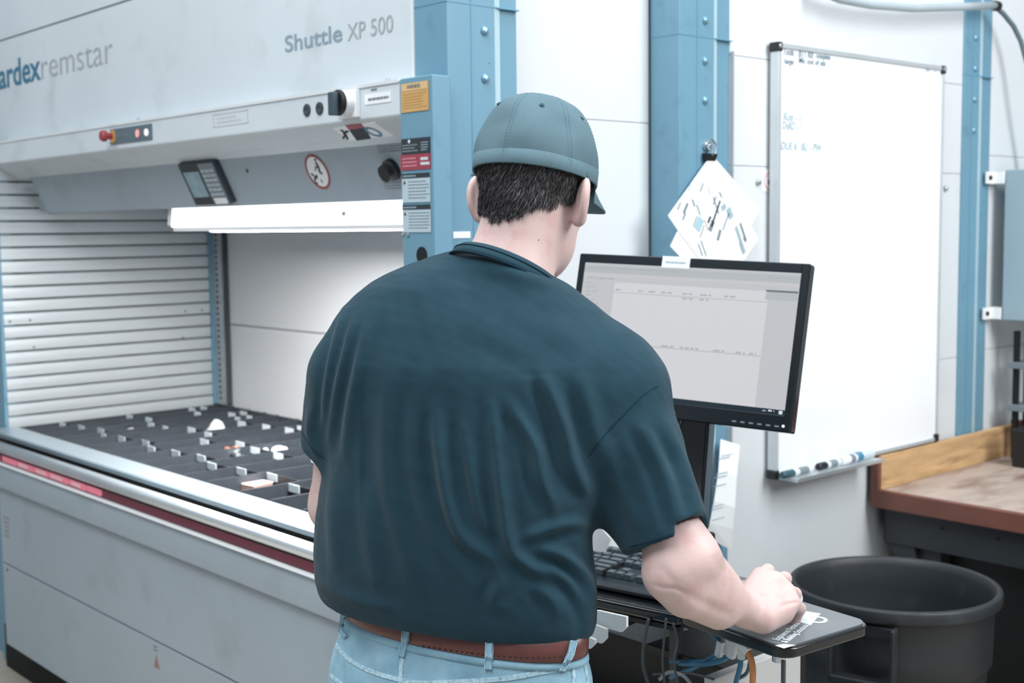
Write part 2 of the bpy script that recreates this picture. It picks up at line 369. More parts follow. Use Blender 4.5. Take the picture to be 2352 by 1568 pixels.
MB().box((-2.75, .84, .1), (-.16, .9, 3.0)).build('inner_back', GREYD, ml)
# front sill, bumper, stripe, lower panels
MB().prism([(-.036, .902), (-.122, .8995), (-.122, .884), (-.036, .884)], -2.455, X1).build('sill_rail', ALU, ml, .0025, 3)
MB().prism([(-.1225, .8990), (-.130, .8970), (-.1285, .884), (-.1205, .884)], -2.455, X1).build('sill_face', mat('sill_face_grey', (118, 134, 143), .5, .3), ml)
MB().box((-2.455, -.1205, .845), (X1, -.02, .8838)).build('sill_gap', DARK, ml)
XL = -2.32
prof = [(-.1505 - .0195 * math.sin(t), .8605 + .0185 * math.cos(t)) for t in np.linspace(0, 2 * PI, 21)[:-1]]
MB().prism(prof, XL, X1).build('bumper_bar', mat('polished_bar', (222, 230, 235), .34, .8), ml, smooth=True)
MB().box((XL, -.158, .838), (X1, -.12, .8425)).build('seam', DARK, ml)
ry0 = -.1585
MB().box((XL, ry0, .8145), (X1, -.12, .8385)).build('red_stripe', DRED, ml, .001)
xsp = on(235, 1125, 'y', ry0)[0]
b0 = XL; wid = [.115, .155, .13, .17, .15, .125]; x = XL + .075
MB().box((XL, ry0 - .0015, .817), (XL + .05, ry0, .836)).build('pink_sticker', PINK, ml, .0008)
widths = [.13, .15, .12, .16, .13, .11]; tot = xsp - x; sc_ = tot / sum(widths)
for i, w_ in enumerate(widths):
    w2 = w_ * sc_
    s_ = MB().prism([(x + .001, .818), (x + w2 - .006, .8165), (x + w2 - .001, .825), (x + w2 - .004, .8365), (x + .004, .837), (x + .001, .83)], ry0 - .0015, ry0, 'y').build('pink_sticker', PINK, ml)
    if 0 < i < 5: lines(0, (x + .02, ry0 - .0015, .8205), ux, uz, w2 * .65, .012, 1, mat('pale_pink', (235, 200, 205), .6), s_, seed=20 + i, th=.8)
    x += w2
yf = -.15
MB().prism([(-.166, .811), (-.168, .806), (-.162, .803), (-.12, .803), (-.12, .8135)], XL, X1).build('white_lip', WHITEP, ml)
MB().prism([(-.157, .803), (-.168, .730), (-.166, .724), (-.150, .719), (-.1, .719), (-.1, .803)], XL, X1).build('front_strip_panel', GREYD, ml, .001)
MB().box((XL + .002, yf, .4525), (X1, -.12, .7145)).build('front_panel', GREYD, ml, .0015)
MB().box((XL + .002, yf, .158), (X1, -.12, .4475)).build('front_panel', GREYD, ml, .0015)
MB().box((XL + .004, yf + .008, .16), (X1, -.10, .72)).build('seam', SEAM, ml)
MB().box((-2.545, -.075, 0), (X1, -.02, .16)).build('plinth', DARK, ml)
MB().box((-2.63, -.055, 0), (-2.55, .0, .30)).build('post_foot', BLUE, ml, .003)
p = on(17, 1308, 'y', yf); MB().lathe([(.006, 0), (.005, .001)], 12, Matrix.Translation((p[0], yf, p[2])) @ yr).build('panel_hole', INKD, ml)
p = on(360, 1519, 'y', yf); MB().prism([(p[0] - .016, p[2] - .018), (p[0] + .016, p[2] - .018), (p[0], p[2] + .02)], yf - .001, yf, 'y').build('hazard_triangle', mat('triangle_orange', (150, 118, 108), .5), ml)
p = on(357, 1490, 'y', yf); lines(0, (p[0] - .012, yf, p[2] - .008), ux, uz, .024, .02, 2, INKG, ml, seed=31)
p = on(12, 1205, 'y', yf); lines(0, (p[0] - .01, yf, p[2] - .045), ux, uz, .05, .08, 5, mat('scuff', (140, 146, 152), .6), ml, seed=33, th=.5)
# door frame posts
ps = MB().box((-.088, -.06, .10), (.022, -.010, 1.912)).build('door_post', BLUE, ml, .003)
MB().box((-2.60, -.06, .30), (-2.478, -.01, 1.912)).build('door_post', BLUE, ml, .003)
MB().box((-2.78, -.03, 0), (-2.625, .2, 3.0)).build('column', BLUE, ml, .003)
MB().box((-2.476, -.062, 1.0), (-2.470, -.05, 1.84)).build('cheek_trim', BLUE, ml)
# labels on the right door post
yp = -.0605
def prect(name, x0, x1, y0, y1, m, par=ml, t=.0012):
    a, c = on(x0, y0, 'y', yp), on(x1, y1, 'y', yp); return MB().box((a[0], yp - t, min(a[2], c[2])), (c[0], yp, max(a[2], c[2]))).build(name, m, par)
def post_label(name, x0, x1, z0, z1, m, t=.0012): return MB().box((x0, yp - t, z0), (x1, yp, z1)).build(name, m, ml, 0)
lab = post_label('amber_label', -.081, .012, 1.840, 1.900, ORANGE)
MB().box((-.079, yp - .0018, 1.884), (.010, yp - .001, 1.899)).build('label_band', mat('amber_pale', (212, 180, 132), .5), lab)
text('WARNING', .011, INKG, (-.060, yp - .002, 1.889), ux, uz, lab, width=.045)
lines(0, (-.074, yp - .0012, 1.846), ux, uz, .08, .034, 6, mat('amber_print', (186, 146, 92), .5), lab, seed=41, th=.3)
lab = post_label('black_label', -.084, .014, 1.752, 1.785, INKD)
lines(0, (-.080, yp - .0012, 1.756), ux, uz, .052, .018, 3, INKG, lab, seed=42); lines(0, (-.016, yp - .0012, 1.757), ux, uz, .024, .020, 4, GPB, lab, seed=43)
MB().lathe([(.004, 0), (.004, .0008)], 12, Matrix.Translation((-.056, yp - .0012, 1.779)) @ yr).build('label_emblem', TAG, lab)
lab = post_label('red_label', -.088, .0145, 1.719, 1.7515, RED)
lines(0, (-.080, yp - .0012, 1.724), ux, uz, .050, .023, 3, mat('label_pink', (196, 130, 142), .5), lab, seed=44); lines(0, (-.018, yp - .0012, 1.726), ux, uz, .030, .020, 2, TAG, lab, seed=45, th=.6)
PL = mat('pale_label', (178, 198, 208), .5)
for z0, z1, sd in ((1.651, 1.712, 46), (1.588, 1.646, 50)):
    lab = post_label('instruction_label', -.084, .012, z0, z1, PL)
    MB().box((-.084, yp - .0018, z1 - .010), (.012, yp - .001, z1)).build('label_band', INKD, lab)
    lines(0, (-.080, yp - .0018, z1 - .0085), ux, uz, .045, .006, 1, GPB, lab, seed=sd, th=.6)
    lines(0, (-.062, yp - .0012, z0 + .006), ux, uz, .07, z1 - z0 - .02, 6, INKG, lab, seed=sd + 1, th=.28)
    MB().prism([(-.079, z1 - .022), (-.071, z1 - .022), (-.075, z1 - .014)], yp - .0018, yp - .001, 'y').build('label_symbol', INKD, lab)
for px in (926, 938):
    p = on(px, 539, 'y', yp); MB().lathe([(.005, 0), (.004, .003), (.001, .004)], 12, Matrix.Translation(p) @ yr).build('screw_head', ALUD, ml)
p = on(969, 586, 'y', yp); MB().lathe([(.018, 0), (.018, .001), (.014, .001), (.002, .0005)], 24, Matrix.Translation(p) @ yr).build('cable_grommet', BLACKM, ml)
# corner and side columns
def column(y0, y1, cre, s0_, s1_, bolts, xb=-.112):
    c = MB().box((xb, y0, 0), (0, s0_, 3.0)).build('column', BLUE, ml, .003)
    MB().prism([(0, s0_), (-.003, s0_), (-.010, s1_), (-.010, y1), (-.03, y1), (-.03, s0_)], 0, 3.0, 'z').build('column_flange', BLUE, c)
    MB().prism([(.0005, s0_ - .002), (-.007, s1_ + .001), (-.012, s1_ + .001), (-.012, s0_ - .002)], 0, 3.0, 'z').build('flange_lip', mat('lit_blue_lip', (178, 206, 216), .4), c)  # lip painted paler blue for the light its slanted face catches
    MB().box((-.0002, cre - .0015, 0), (.0012, cre + .0015, 3.0)).build('column_fold', mat('fold_blue', (96, 145, 170), .4), c)
    for z in (1.2, 2.08, 2.95):
        pass
    b_ = MB().box((xb - .0005, y0 - .0008, 2.068), (.0008, y1, 2.0705)).build('column_joint', mat('fold_blue', (96, 145, 170), .4), c)
    for (yy, zz) in bolts:
        MB().lathe([(.0105, 0), (.0105, .003), (.0085, .0045), (.006, .008), (.001, .009)], 12, Matrix.Translation((0, yy, zz)) @ Matrix.Rotation(PI / 2, 4, 'Y')).build('bolt', mat('bolt_blue', (130, 170, 190), .3, .5), c, smooth=False)
    return c
column(0.0, .205, .066, .134, .153, [(.104, 1.916), (.104, 2.017), (.104, 2.117)], -.112)
cx_ = column(.743, .955, .811, .880, .898, [(.843, 1.911), (.843, 2.010), (.843, 2.111)], -.116)
column(2.151, 2.344, 2.199, 2.250, 2.278, [(2.218, 1.892), (2.218, 1.992), (2.218, 2.091), (2.218, 2.190)], -.112)
p = on(1060, 538, 'x', 0); MB().box((0, p[1] - .024, p[2] - .008), (.0012, p[1] + .024, p[2] + .006)).build('name_label', WHITEP, ml)
p = on(1124, 144, 'x', 0); MB().lathe([(.0025, 0), (.002, .001)], 8, Matrix.Translation(p) @ Matrix.Rotation(PI / 2, 4, 'Y')).build('panel_hole', INKG, ml)
# side wall panels
def spanel(x, y0, y1, z0, z1): return MB().box((x - .03, y0 + .0006, z0 + .0005), (x, y1 - .0006, z1 - .0005)).build('side_panel', WHITE, ml, .002)
for z0, z1 in ((0, .62), (.62, 1.24), (1.24, 1.855), (1.855, 2.47), (2.47, 3.0)): spanel(-.098, .19, .745, z0, z1)
MB().box((-.125, .738, 0), (-.094, .744, 3.0)).build('seam', SEAM, ml)
for z0, z1 in ((0, .55), (.55, 1.15), (1.15, 1.75), (1.75, 2.035), (2.035, 3.0)): spanel(-.008, .953, 2.155, z0, z1)
for z0, z1 in ((0, .55), (.55, 1.16), (1.16, 1.815), (1.815, 2.45), (2.45, 3.0)): spanel(-.012, 2.344, 3.4, z0, z1)
MB().box((-.06, .955, 0), (-.02, 3.4, 3.0)).build('seam', mat('seam_grey', (168, 174, 178), .7), ml)
MB().box((-.15, .2, 0), (-.106, .74, 3.0)).build('seam', mat('seam_grey', (168, 174, 178), .7), ml)
MB().box((-.006, .9535, 1.0), (.004, .9575, on(1685, 118, 'x', 0)[2])).build('rubber_edge', mat('seam_grey', (168, 174, 178), .7), ml)
for px, py in ((1740, 418), (2170, 433)):
    p = on(px, py, 'x', -.008); MB().lathe([(.010, 0), (.008, .008), (.004, .012), (.001, .012)], 14, Matrix.Translation(p) @ Matrix.Rotation(PI / 2, 4, 'Y')).build('bolt', STEEL, ml)
p = on(1762, 415, 'x', -.008)
sq = MB().box((-.008, p[1] - .024, p[2] - .028), (-.007, p[1] + .03, p[2] + .028)).build('small_sticker', WHITEP, ml)
MB().lathe([(.024, 0), (.024, .0012), (.021, .0012), (.021, 0)], 24, Matrix.Translation((-.007, p[1] + .008, p[2])) @ Matrix.Rotation(PI / 2, 4, 'Y'), closed=True).build('sticker_ring', mat('sticker_red_ring', (222, 160, 158), .5), sq)
MB().lathe([(.008, 0), (.007, .0012)], 10, Matrix.Translation((-.007, p[1] + .010, p[2] - .004)) @ Matrix.Rotation(PI / 2, 4, 'Y')).build('sticker_symbol', INKD, sq)
# ------------------------------------------------------------------ storage tray in the opening
TZ0, TZ1 = .845, .902
tr = thing('storage_tray', 'black divided storage tray with pale tags lying in the lit opening', 'tray', (-1.3, .4, TZ0 - .01))
def tl(p): return (p[0] + 1.3, p[1] - .4, p[2] - TZ0 + .01)
TX0, TX1, TY0, TY1 = -2.44, -.17, -.028, .775
def tb(name, lo, hi, m): return MB().box(tl(lo), tl(hi)).build(name, m, tr)
tb('tray_bottom', (TX0, TY0, TZ0 - .01), (TX1, TY1, TZ0), mat('tray_floor', (18, 20, 23), .7, 0, noise=.3, nscale=8))
tb('tray_wall', (TX0, TY0 - .004, TZ0 - .01), (TX1, TY0, TZ1 - .006), DIV); tb('tray_wall', (TX0, TY1, TZ0 - .01), (TX1, TY1 + .004, TZ1 - .004), DIV)
tb('tray_wall', (TX0 - .003, TY0, TZ0 - .01), (TX0, TY1, TZ1 - .004), DIV); tb('tray_wall', (TX1, TY0, TZ0 - .01), (TX1 + .003, TY1, TZ1 - .004), DIV)
dx = [TX0 + .12 * k for k in range(1, 4)] + [-1.99, -1.85, -1.73, -1.60, -1.47, -1.33, -1.191, -1.053, -.873, -.717, -.56, -.40, -.28]
for x in dx: tb('long_divider', (x - .0022, TY0, TZ0), (x + .0022, TY1, TZ1), DIV)
b = MB()
for k in range(90):
    x = TX0 + .015 + k * .0258
    if x < TX1: b.box(tl((x, TY0 - .006, TZ1 - .035)), tl((x + .006, TY0 - .0035, TZ1 - .008)))
b.build('slot_ribs', mat('rib_dark', (58, 68, 78), .5), tr)
xs_ = [TX0] + dx + [TX1]; rr = random.Random(3)
for i in range(len(xs_) - 1):
    a, c = xs_[i] + .002, xs_[i + 1] - .002
    ys = [TY0 + .15 + .02 * ((i * 7) % 3) + j * rr.choice((.19, .23, .26)) for j in range(4)]
    for j, y in enumerate(ys):
        if y > TY1 - .04: continue
        tb('cross_divider', (a, y, TZ0), (c, y + .003, TZ1 - .002), mat('cross_divider_dark', (30, 34, 38), .5))
        wtag = min(.062, (c - a) * .5)
        tb('divider_label', (a + .004, y - .003, TZ1 - .022), (a + .004 + wtag * .85, y - .0002, TZ1 - .001), TAG)
for x0_ in xs_[6:-1]: tb('divider_label', (x0_ + .01, TY1 - .004, TZ1 - .03), (x0_ + .055, TY1 - .0005, TZ1 + .006), TAG)
# parts lying in the compartments
def lump(name, label, cat, c, r, m, group=None, seed=0, flat=.6, z=TZ0):
    r0 = random.Random(seed); bm = bmesh.new(); bmesh.ops.create_icosphere(bm, subdivisions=3, radius=1)
    ph = [r0.uniform(0, 6) for _ in range(6)]
    for v in bm.verts:
        d = v.co.normalized(); k = 1 + .16 * math.sin(3 * d.x + ph[0]) + .14 * math.sin(4 * d.y + ph[1]) + .12 * math.sin(5 * d.z + 3 * d.x + ph[2]) + .05 * math.sin(11 * d.x + 7 * d.y + ph[3])
        v.co = Vector((d.x * r[0] * k, d.y * r[1] * k, max(-r[2] * flat, d.z * r[2] * k) + r[2] * flat))
    me = bpy.data.meshes.new(name); bm.to_mesh(me); bm.free()
    o = link(name, me, m, None, True); o.location = (c[0], c[1], z); return tag(o, label, cat, group)
BAG = mat('clear_plastic_bag', (226, 230, 232), .25, noise=.08, nscale=25, bump=.5, bscale=60)
p = on(494, 990, 'z', .885); lump('plastic_bag', 'crumpled white bag standing alone in the middle of the tray', 'bag', p, (.060, .030, .042), BAG, seed=4)
p = on(268, 990, 'z', .885); lump('plastic_bag', 'long flat white bag near the left end of the tray', 'bag', p, (.050, .022, .020), BAG, seed=5)
p = on(298, 988, 'z', .89); lump('plastic_bag', 'small upright white bag beside the long flat one at the tray left', 'bag', p, (.024, .018, .036), BAG, seed=6)
p = on(590, 1032, 'z', .88); lump('plastic_bag', 'bright crumpled white bag right of the copper parts', 'bag', p, (.060, .035, .030), BAG, seed=8)
p = on(652, 1030, 'z', .885); lump('plastic_bag', 'pointed white bag nearest the man elbow in the tray', 'bag', p, (.055, .03, .028), BAG, seed=9)
p = on(650, 1138, 'z', .86); lump('plastic_bag', 'little white bag in the front row of the tray', 'bag', p, (.032, .022, .016), BAG, seed=10)
COP = mat('copper_part', (200, 140, 110), .35, .6, noise=.25, nscale=40)
p = on(583, 1103, 'z', .885)
bx = MB().box((-.042, -.034, 0), (.042, .034, .032)).build('cardboard_box', mat('tan_box', (186, 150, 132), .6, noise=.06), None, .002); bx.location = (p[0], p[1] , TZ0 + .001); bx.rotation_euler = (0, 0, .15)
tag(bx, 'small tan box with pale top in a front tray compartment', 'box')
lid = MB().box((-.043, -.035, .0322), (.043, .035, .0345)).build('lid', mat('pale_lid', (232, 218, 214), .6), bx)
for i, (px, py, rx, s_) in enumerate(((492, 1048, .04, 'flat copper plate leaning at the left of the metal parts'), (517, 1040, .018, 'upright copper fitting behind the flat copper plate'), (540, 1038, .017, 'shiny copper fitting beside the crumpled white bag'), (553, 1045, .026, 'silvery cable clamp lying right of the copper fittings'))):
    p = on(px, py, 'z', .88)
    if i == 0:
        o = MB().box((-.045, -.02, 0), (.045, .02, .004)).box((-.045, -.02, .004), (-.035, .02, .012)).build('copper_plate', COP, None, .001); o.rotation_euler = (.25, 0, .3)
    else:
        o = MB().lathe([(rx * .5, 0), (rx * .8, .008), (rx * .8, .016), (rx * .45, .018), (rx * .45, .034), (rx * .7, .036), (rx * .7, .042), (.002, .043)], 14).build('pipe_fitting', COP if i < 3 else ALUD, None, smooth=False); o.rotation_euler = (.5 - i * .3, .3, i)
    o.location = (p[0], p[1], TZ0 + .012); tag(o, s_, 'metal part')
p = on(583, 940, 'z', .88); lump('red_part', 'small rust red part at the back edge of the tray', 'metal part', p, (.03, .015, .018), mat('rust_red', (150, 90, 80), .5), seed=12)
# ------------------------------------------------------------------ whiteboard on the side wall
wx = .022
pTL, pBR = on(1790, 100, 'x', wx), on(2146, 1008, 'x', wx); wy0, wy1, wz0, wz1 = on(1788, 600, 'x', wx)[1] - .018, on(2158, 600, 'x', wx)[1], on(1785, 1098, 'x', wx)[2], on(1785, 97, 'x', wx)[2]
wb = thing('whiteboard', 'large upright whiteboard with thin aluminium frame on the white side wall', 'whiteboard', (0, 0, 0))
MB().box((.012, wy0 + .01, wz0 + .01), (wx, wy1 - .01, wz1 - .01)).build('board', mat('whiteboard_enamel', (243, 246, 247), .16, noise=.008, nscale=2, spots=(2.2, (228, 233, 236), .6, .9)), wb)
b = None
for lo, hi in (((.0, wy0 + .004, wz0), (wx + .006, wy0 + .018, wz1)), ((.0, wy1 - .010, wz0), (wx + .006, wy1, wz1)), ((0, wy0 + .02, wz1 - .014), (wx + .005, wy1 - .010, wz1)), ((0, wy0 + .02, wz0), (wx + .005, wy1 - .010, wz0 + .012))):
    MB().box(lo, hi).build('frame_rail', mat('whiteboard_frame', (200, 207, 211), .35, .4), wb, .002)
for yy, zz in ((wy0 - .004, wz1 - .028), (wy1 - .020, wz1 - .028), (wy0 - .004, wz0 - .006), (wy1 - .020, wz0 - .006)):
    c_ = MB().box((-.002, yy + .003, zz + .004), (wx + .010, yy + .024, zz + .030)).build('corner_cap', BLACK, wb, .005)
    if zz > 1.5: MB().lathe([(.007, 0), (.006, .002)], 12, Matrix.Translation((wx + .0098, yy + .013, zz + .018)) @ Matrix.Rotation(PI / 2, 4, 'Y')).build('cap_screw', ALUD, c_)
yt1 = on(2008, 1048, 'x', .05)[1]
MB().prism([(wx, wz0 - .004), (wx + .060, wz0 - .006), (wx + .064, wz0 + .006), (wx + .060, wz0 + .004), (wx + .008, wz0 + .001), (wx + .008, wz0 + .01), (wx, wz0 + .01)], wy0 + .03, yt1, 'y').build('pen_ledge', mat('whiteboard_frame', (200, 207, 211), .35, .4), wb)
yd = (0, 1, 0)
def wt(s, px, py, size, m, width=None, sh=.15):
    p = on(px, py, 'x', wx); text(s, size, m, p, yd, uz, wb, 'handwriting', width=width, shear=sh, bold=.0004)
def wd_(px0, px1): return on(px1, 150, 'x', wx)[1] - on(px0, 150, 'x', wx)[1]
wt('Tools', 1799, 125, .026, INKB, wd_(1799, 1823)); wt('B11 RR', 1834, 130, .024, INKB, wd_(1834, 1868)); wt('complete', 1874, 133, .020, INKB, wd_(1874, 1907))
wt('Aerger', 1800, 146, .022, INKB, wd_(1800, 1824)); wt('Mic out of stk', 1834, 144, .022, INKB, wd_(1834, 1897))
wt('Rob - 1', 1799, 276, .030, INKF, wd_(1799, 1840)); wt('DuRD - 1', 1797, 296, .030, INKF, wd_(1797, 1840)); wt('DUE K  BU - PW', 1794, 343, .030, INKF, wd_(1794, 1888)); wt("'", 1798, 240, .03, INKF); wt('B  -', 2126, 164, .02, INKF, wd_(2126, 2150))
# markers and small things on the ledge
def marker(px0, py0, px1, py1, label, capc, bodyc=mat('marker_body', (214, 220, 223), .35), r=.011):
    p0 = on(px0, py0, 'x', wx + .035); p1 = on(px1, py1, 'x', wx + .035); y0, y1 = p0[1], p1[1]
    t = thing('marker_pen', label, 'marker', (wx + .035, y0, wz0 + .0055 + r), group=None)
    L = y1 - y0; RX = Matrix.Rotation(-PI / 2, 4, 'X')
    MB().lathe([(r * .75, L * .30), (r * .95, L * .32), (r * .95, L * .94), (r * .7, L), (.001, L)], 14, RX).build('barrel', bodyc, t, smooth=False)
    MB().lathe([(r * .97, L * .50), (r * .99, L * .505), (r * .99, L * .80), (r * .97, L * .805)], 14, RX).build('barrel_label', INKG, t)
    MB().lathe([(r * .8, 0), (r, .004), (r, L * .34), (r * .8, L * .36)], 14, RX).build('cap', capc, t, smooth=False)
marker(1796, 1106, 1866, 1092, 'dark capped marker pen at the left end of the whiteboard ledge', mat('cap_teal', (52, 84, 98), .4))
marker(1878, 1090, 1928, 1076, 'white marker pen with black cap in the middle of the ledge', BLACK)
marker(1932, 1076, 1965, 1062, 'white marker pen left of the blue banded spray bottle', WHITEP, WHITEP, .013)
p0, p1 = on(1966, 1062, 'x', wx + .035), on(2003, 1050, 'x', wx + .035)
t = thing('spray_bottle', 'small clear bottle with blue band lying at the right end of the ledge', 'bottle', (wx + .035, p0[1], wz0 + .0055 + .014))
RX = Matrix.Rotation(-PI / 2, 4, 'X'); L = p1[1] - p0[1]
MB().lathe([(.008, 0), (.014, .004), (.014, L * .25), (.011, L * .28)], 14, RX).build('cap', mat('band_blue', (70, 130, 160), .4), t)
MB().lathe([(.011, L * .28), (.0135, L * .34), (.0135, L * .95), (.009, L), (.001, L)], 14, RX).build('body', mat('frosted', (200, 212, 218), .25), t)

# papers clipped to the middle column
clipc = on(1631, 345, 'x', .012)
ck = thing('bulldog_clip', 'chrome bulldog clip with black jaw holding papers on the middle blue column', 'clip', (0, 0, 0))
p = on(1628, 335, 'x', .01)
MB().lathe([(.013, 0), (.013, .008), (.010, .012), (.006, .012), (.004, .006)], 20, frameM((.0, p[1], p[2]), (0, 1, 0), (0, 0, 1))).build('magnet', mat('chrome', (225, 228, 230), .15, 1.), ck)
b = MB(); b.tube([(.014, p[1] - .006, p[2] + .012), (.02, p[1] + .002, p[2] + .016), (.022, p[1] + .012, p[2] + .004), (.02, p[1] + .008, p[2] - .012), (.016, p[1] + .004, p[2] - .024)], .003, 8); b.build('wire_loop', mat('chrome', (225, 228, 230), .15, 1.), ck)
q = on(1634, 362, 'x', .016)
MB().prism([(.002, q[2] + .012), (.020, q[2] + .010), (.012, q[2] - .008), (.004, q[2] - .008)], q[1] - .020, q[1] + .022, 'y').build('jaw', BLACKM, ck, .001)
def sheet(name, pts, x, label, cat='paper', tilt=0., group=None):
    P = [on(px, py, 'x', x + tilt * i) for i, (px, py) in enumerate(pts)]
    o = MB().slab(P, (1, 0, 0), .0006).build(name, PAPER); tag(o, label, cat, group); return o
s1 = sheet('paper_sheet', [(1641, 364), (1742, 480), (1640, 620), (1612, 600), (1550, 590), (1538, 565), (1555, 528), (1592, 570), (1680, 600)], .0085, 'lower white sheet peeking out beneath the clipped diamond sheet')
bpy.data.objects.remove(s1)
s1 = sheet('paper_sheet', [(1600, 420), (1700, 470), (1741, 548), (1700, 610), (1640, 660), (1590, 620), (1539, 565), (1556, 530)], .0085, 'rear white sheet showing below the clipped diamond shaped sheet')
s2 = sheet('paper_sheet', [(1622, 371), (1641, 362), (1742, 480), (1724, 520), (1640, 640), (1556, 528), (1534, 495)], .0100, 'white printed sheet hung by its corner like a diamond on the blue column')
dg = np.array([.0, .60, -.80]); 
def pr(px, py, L, wdt, ang, m, x=.0108):
    p = on(px, py, 'x', x); a = math.radians(ang); d = Vector((0, math.cos(a), math.sin(a))); MM = frameM(p, d, Vector((0, -math.sin(a), math.cos(a))))
    return (MM, L, wdt, m)
prints = {}
for px, py, L, w_, ang, m in [(1556, 482, .022, .004, 58, INKG), (1570, 490, .03, .008, 58, INKG), (1568, 505, .02, .005, 58, INKB), (1590, 458, .02, .005, -60, INKG), (1600, 470, .03, .004, -62, INKB), (1608, 440, .025, .004, 60, INKB), (1625, 430, .02, .003, -60, INKF), (1638, 452, .05, .004, -62, INKB), (1652, 440, .018, .005, -55, INKG), (1638, 470, .025, .004, 60, INKG), (1618, 505, .03, .003, -60, mat('print_red', (190, 130, 130), .7)), (1640, 500, .042, .003, 62, mat('print_red', (190, 130, 130), .7)), (1634, 520, .075, .006, 62, INKD), (1600, 528, .035, .026, 58, mat('print_blue', (168, 196, 208), .7)), (1592, 520, .03, .003, 60, INKG), (1626, 512, .02, .007, 58, INKD), (1630, 530, .03, .014, 60, INKB), (1660, 528, .05, .004, 60, INKG), (1648, 552, .03, .010, 66, INKG), (1608, 545, .035, .003, 62, INKG), (1610, 552, .045, .004, -62, INKG), (1604, 560, .035, .004, -62, INKB), (1672, 478, .03, .02, -60, INKF), (1700, 512, .055, .008, -62, INKG), (1690, 520, .08, .012, -62, INKF), (1580, 440, .02, .003, 60, INKF), (1660, 470, .015, .02, -60, INKF)]:
    if (py - 362) * .87 < abs(px - 1640) * 1.0: continue
    prints.setdefault(m.name, [m, MB()])[1].box((0, -w_ / 2, 0), (L, w_ / 2, .0004), pr(px, py, L, w_, ang, m)[0])
for k, (m, b) in prints.items(): b.build('print_marks', m, s2)['kind'] = 'stuff'
# papers hanging low by the column
b = MB(); P = []
tp = [(1655, 1008), (1699, 1022)]; 
rows = [(1655, 1699, 1008, 1022, .012), (1650, 1692, 1080, 1092, .030), (1640, 1688, 1150, 1165, .036), (1630, 1683, 1200, 1215, .030), (1622, 1680, 1232, 1264, .018)]
for k in range(len(rows) - 1):
    a, c = rows[k], rows[k + 1]
    b.slab([on(a[0], a[2], 'x', a[4]), on(a[1], a[3], 'x', a[4]), on(c[1], c[3], 'x', c[4]), on(c[0], c[2], 'x', c[4])], (1, 0, 0), .0006)
hs = b.build('paper_sheet', PAPER); tag(hs, 'long curled white sheet hanging on the wall below the monitor', 'paper')
b = MB()
for px, py in ((1656, 1048), (1650, 1055), (1645, 1090), (1642, 1098), (1640, 1118), (1634, 1165), (1633, 1172), (1636, 1195)):
    x_ = np.interp(py, [1008, 1080, 1150, 1200, 1232], [.012, .030, .036, .030, .018]) + .0022
    p = on(px, py, 'x', x_); b.box((x_, p[1], p[2]), (x_ + .0006, p[1] + .05, p[2] + .002))
b.build('print_marks', INKF, hs)['kind'] = 'stuff'

# cable conduit across the top, electrical box
cp = [on(*a) for a in ((1880, -22, 'x', .045), (1930, -2, 'x', .045), (2000, 11, 'x', .045), (2100, 19, 'x', .045), (2200, 16, 'x', .045), (2284, 13, 'x', .045))]
cc = thing('cable_conduit', 'grey flexible conduit sagging across the top of the wall to the right column', 'conduit', (0, 0, 0))
MB().tube(cp, .0125, 12).build('conduit_tube', mat('conduit_grey', (172, 184, 190), .35), cc, smooth=True)
e0 = cp[-1]; MB().tube([e0, e0 + np.array([0, .022, 0])], .0165, 14).build('conduit_collar', BLACK, cc)
MB().tube([e0, on(2305, 32, 'x', .05), on(2328, 60, 'x', .06), on(2345, 95, 'x', .07), on(2360, 150, 'x', .08), on(2368, 220, 'x', .08), on(2372, 330, 'x', .06), on(2374, 400, 'x', .05)], .008, 10).build('thin_cable', mat('cable_grey', (96, 110, 118), .4), cc, smooth=True)
eb = thing('electrical_box', 'pale blue grey metal cabinet on white brackets right of the far blue column', 'cabinet', (0, 0, 0))
zb0, zb1 = 1.262, 1.766
MB().box((.036, 2.365, zb0), (.36, 2.90, zb1)).build('cabinet_body', mat('cabinet_blue_grey', (150, 172, 182), .4, noise=.03), eb, .004)
for zz in (zb0 + .004, zb1 - .046):
    br = MB().box((.0, 2.30, zz), (.008, 2.40, zz + .04)).box((.0, 2.348, zz), (.040, 2.356, zz + .04)).build('bracket', WHITEP, eb, .001)
    MB().lathe([(.008, 0), (.007, .006), (.001, .007)], 12, Matrix.Translation((.008, 2.318, zz + .02)) @ Matrix.Rotation(PI / 2, 4, 'Y')).build('bolt', BLACKM, br)

# ------------------------------------------------------------------ work bench
WOOD = mat('plywood_edge', (196, 160, 116), .6, noise=.22, nscale=5, stretch=(6, 1, 9), spots=(7, (150, 108, 78), .55, .8))
TOP = mat('worn_bench_top', (172, 156, 145), .6, noise=.14, nscale=6, stretch=(3, 1, 1), spots=(5, (126, 98, 84), .5, .75))
LIP = mat('brown_lip', (112, 70, 60), .5, noise=.14, nscale=8)
FRM = mat('bench_frame', (42, 48, 52), .5, noise=.1)
wbn = thing('work_bench', 'worn wooden work bench with plywood backsplash against the wall below the cabinet', 'bench', (0, 0, 0))
by0, by1, bz = 1.640, 2.50, .788
MB().box((.012, by0, bz - .02), (1.5, by1, bz)).build('bench_top', TOP, wbn, .002)
MB().box((.010, by0 - .020, bz - .052), (1.5, by0, bz + .004)).build('front_lip', LIP, wbn, .004)
MB().box((.010, by0, bz), (.034, by1, .892)).build('backsplash', WOOD, wbn, .002)
MB().box((.006, by0 - .018, bz - .05), (.034, by0, .888)).build('backsplash_end', LIP, wbn, .002)
MB().box((.010, by1 - .002, bz), (1.0, by1 + .024, .905)).build('end_board', LIP, wbn, .002)
MB().box((.03, by0 + .03, bz - .165), (1.5, by0 + .055, bz - .02)).build('apron', FRM, wbn, .003)
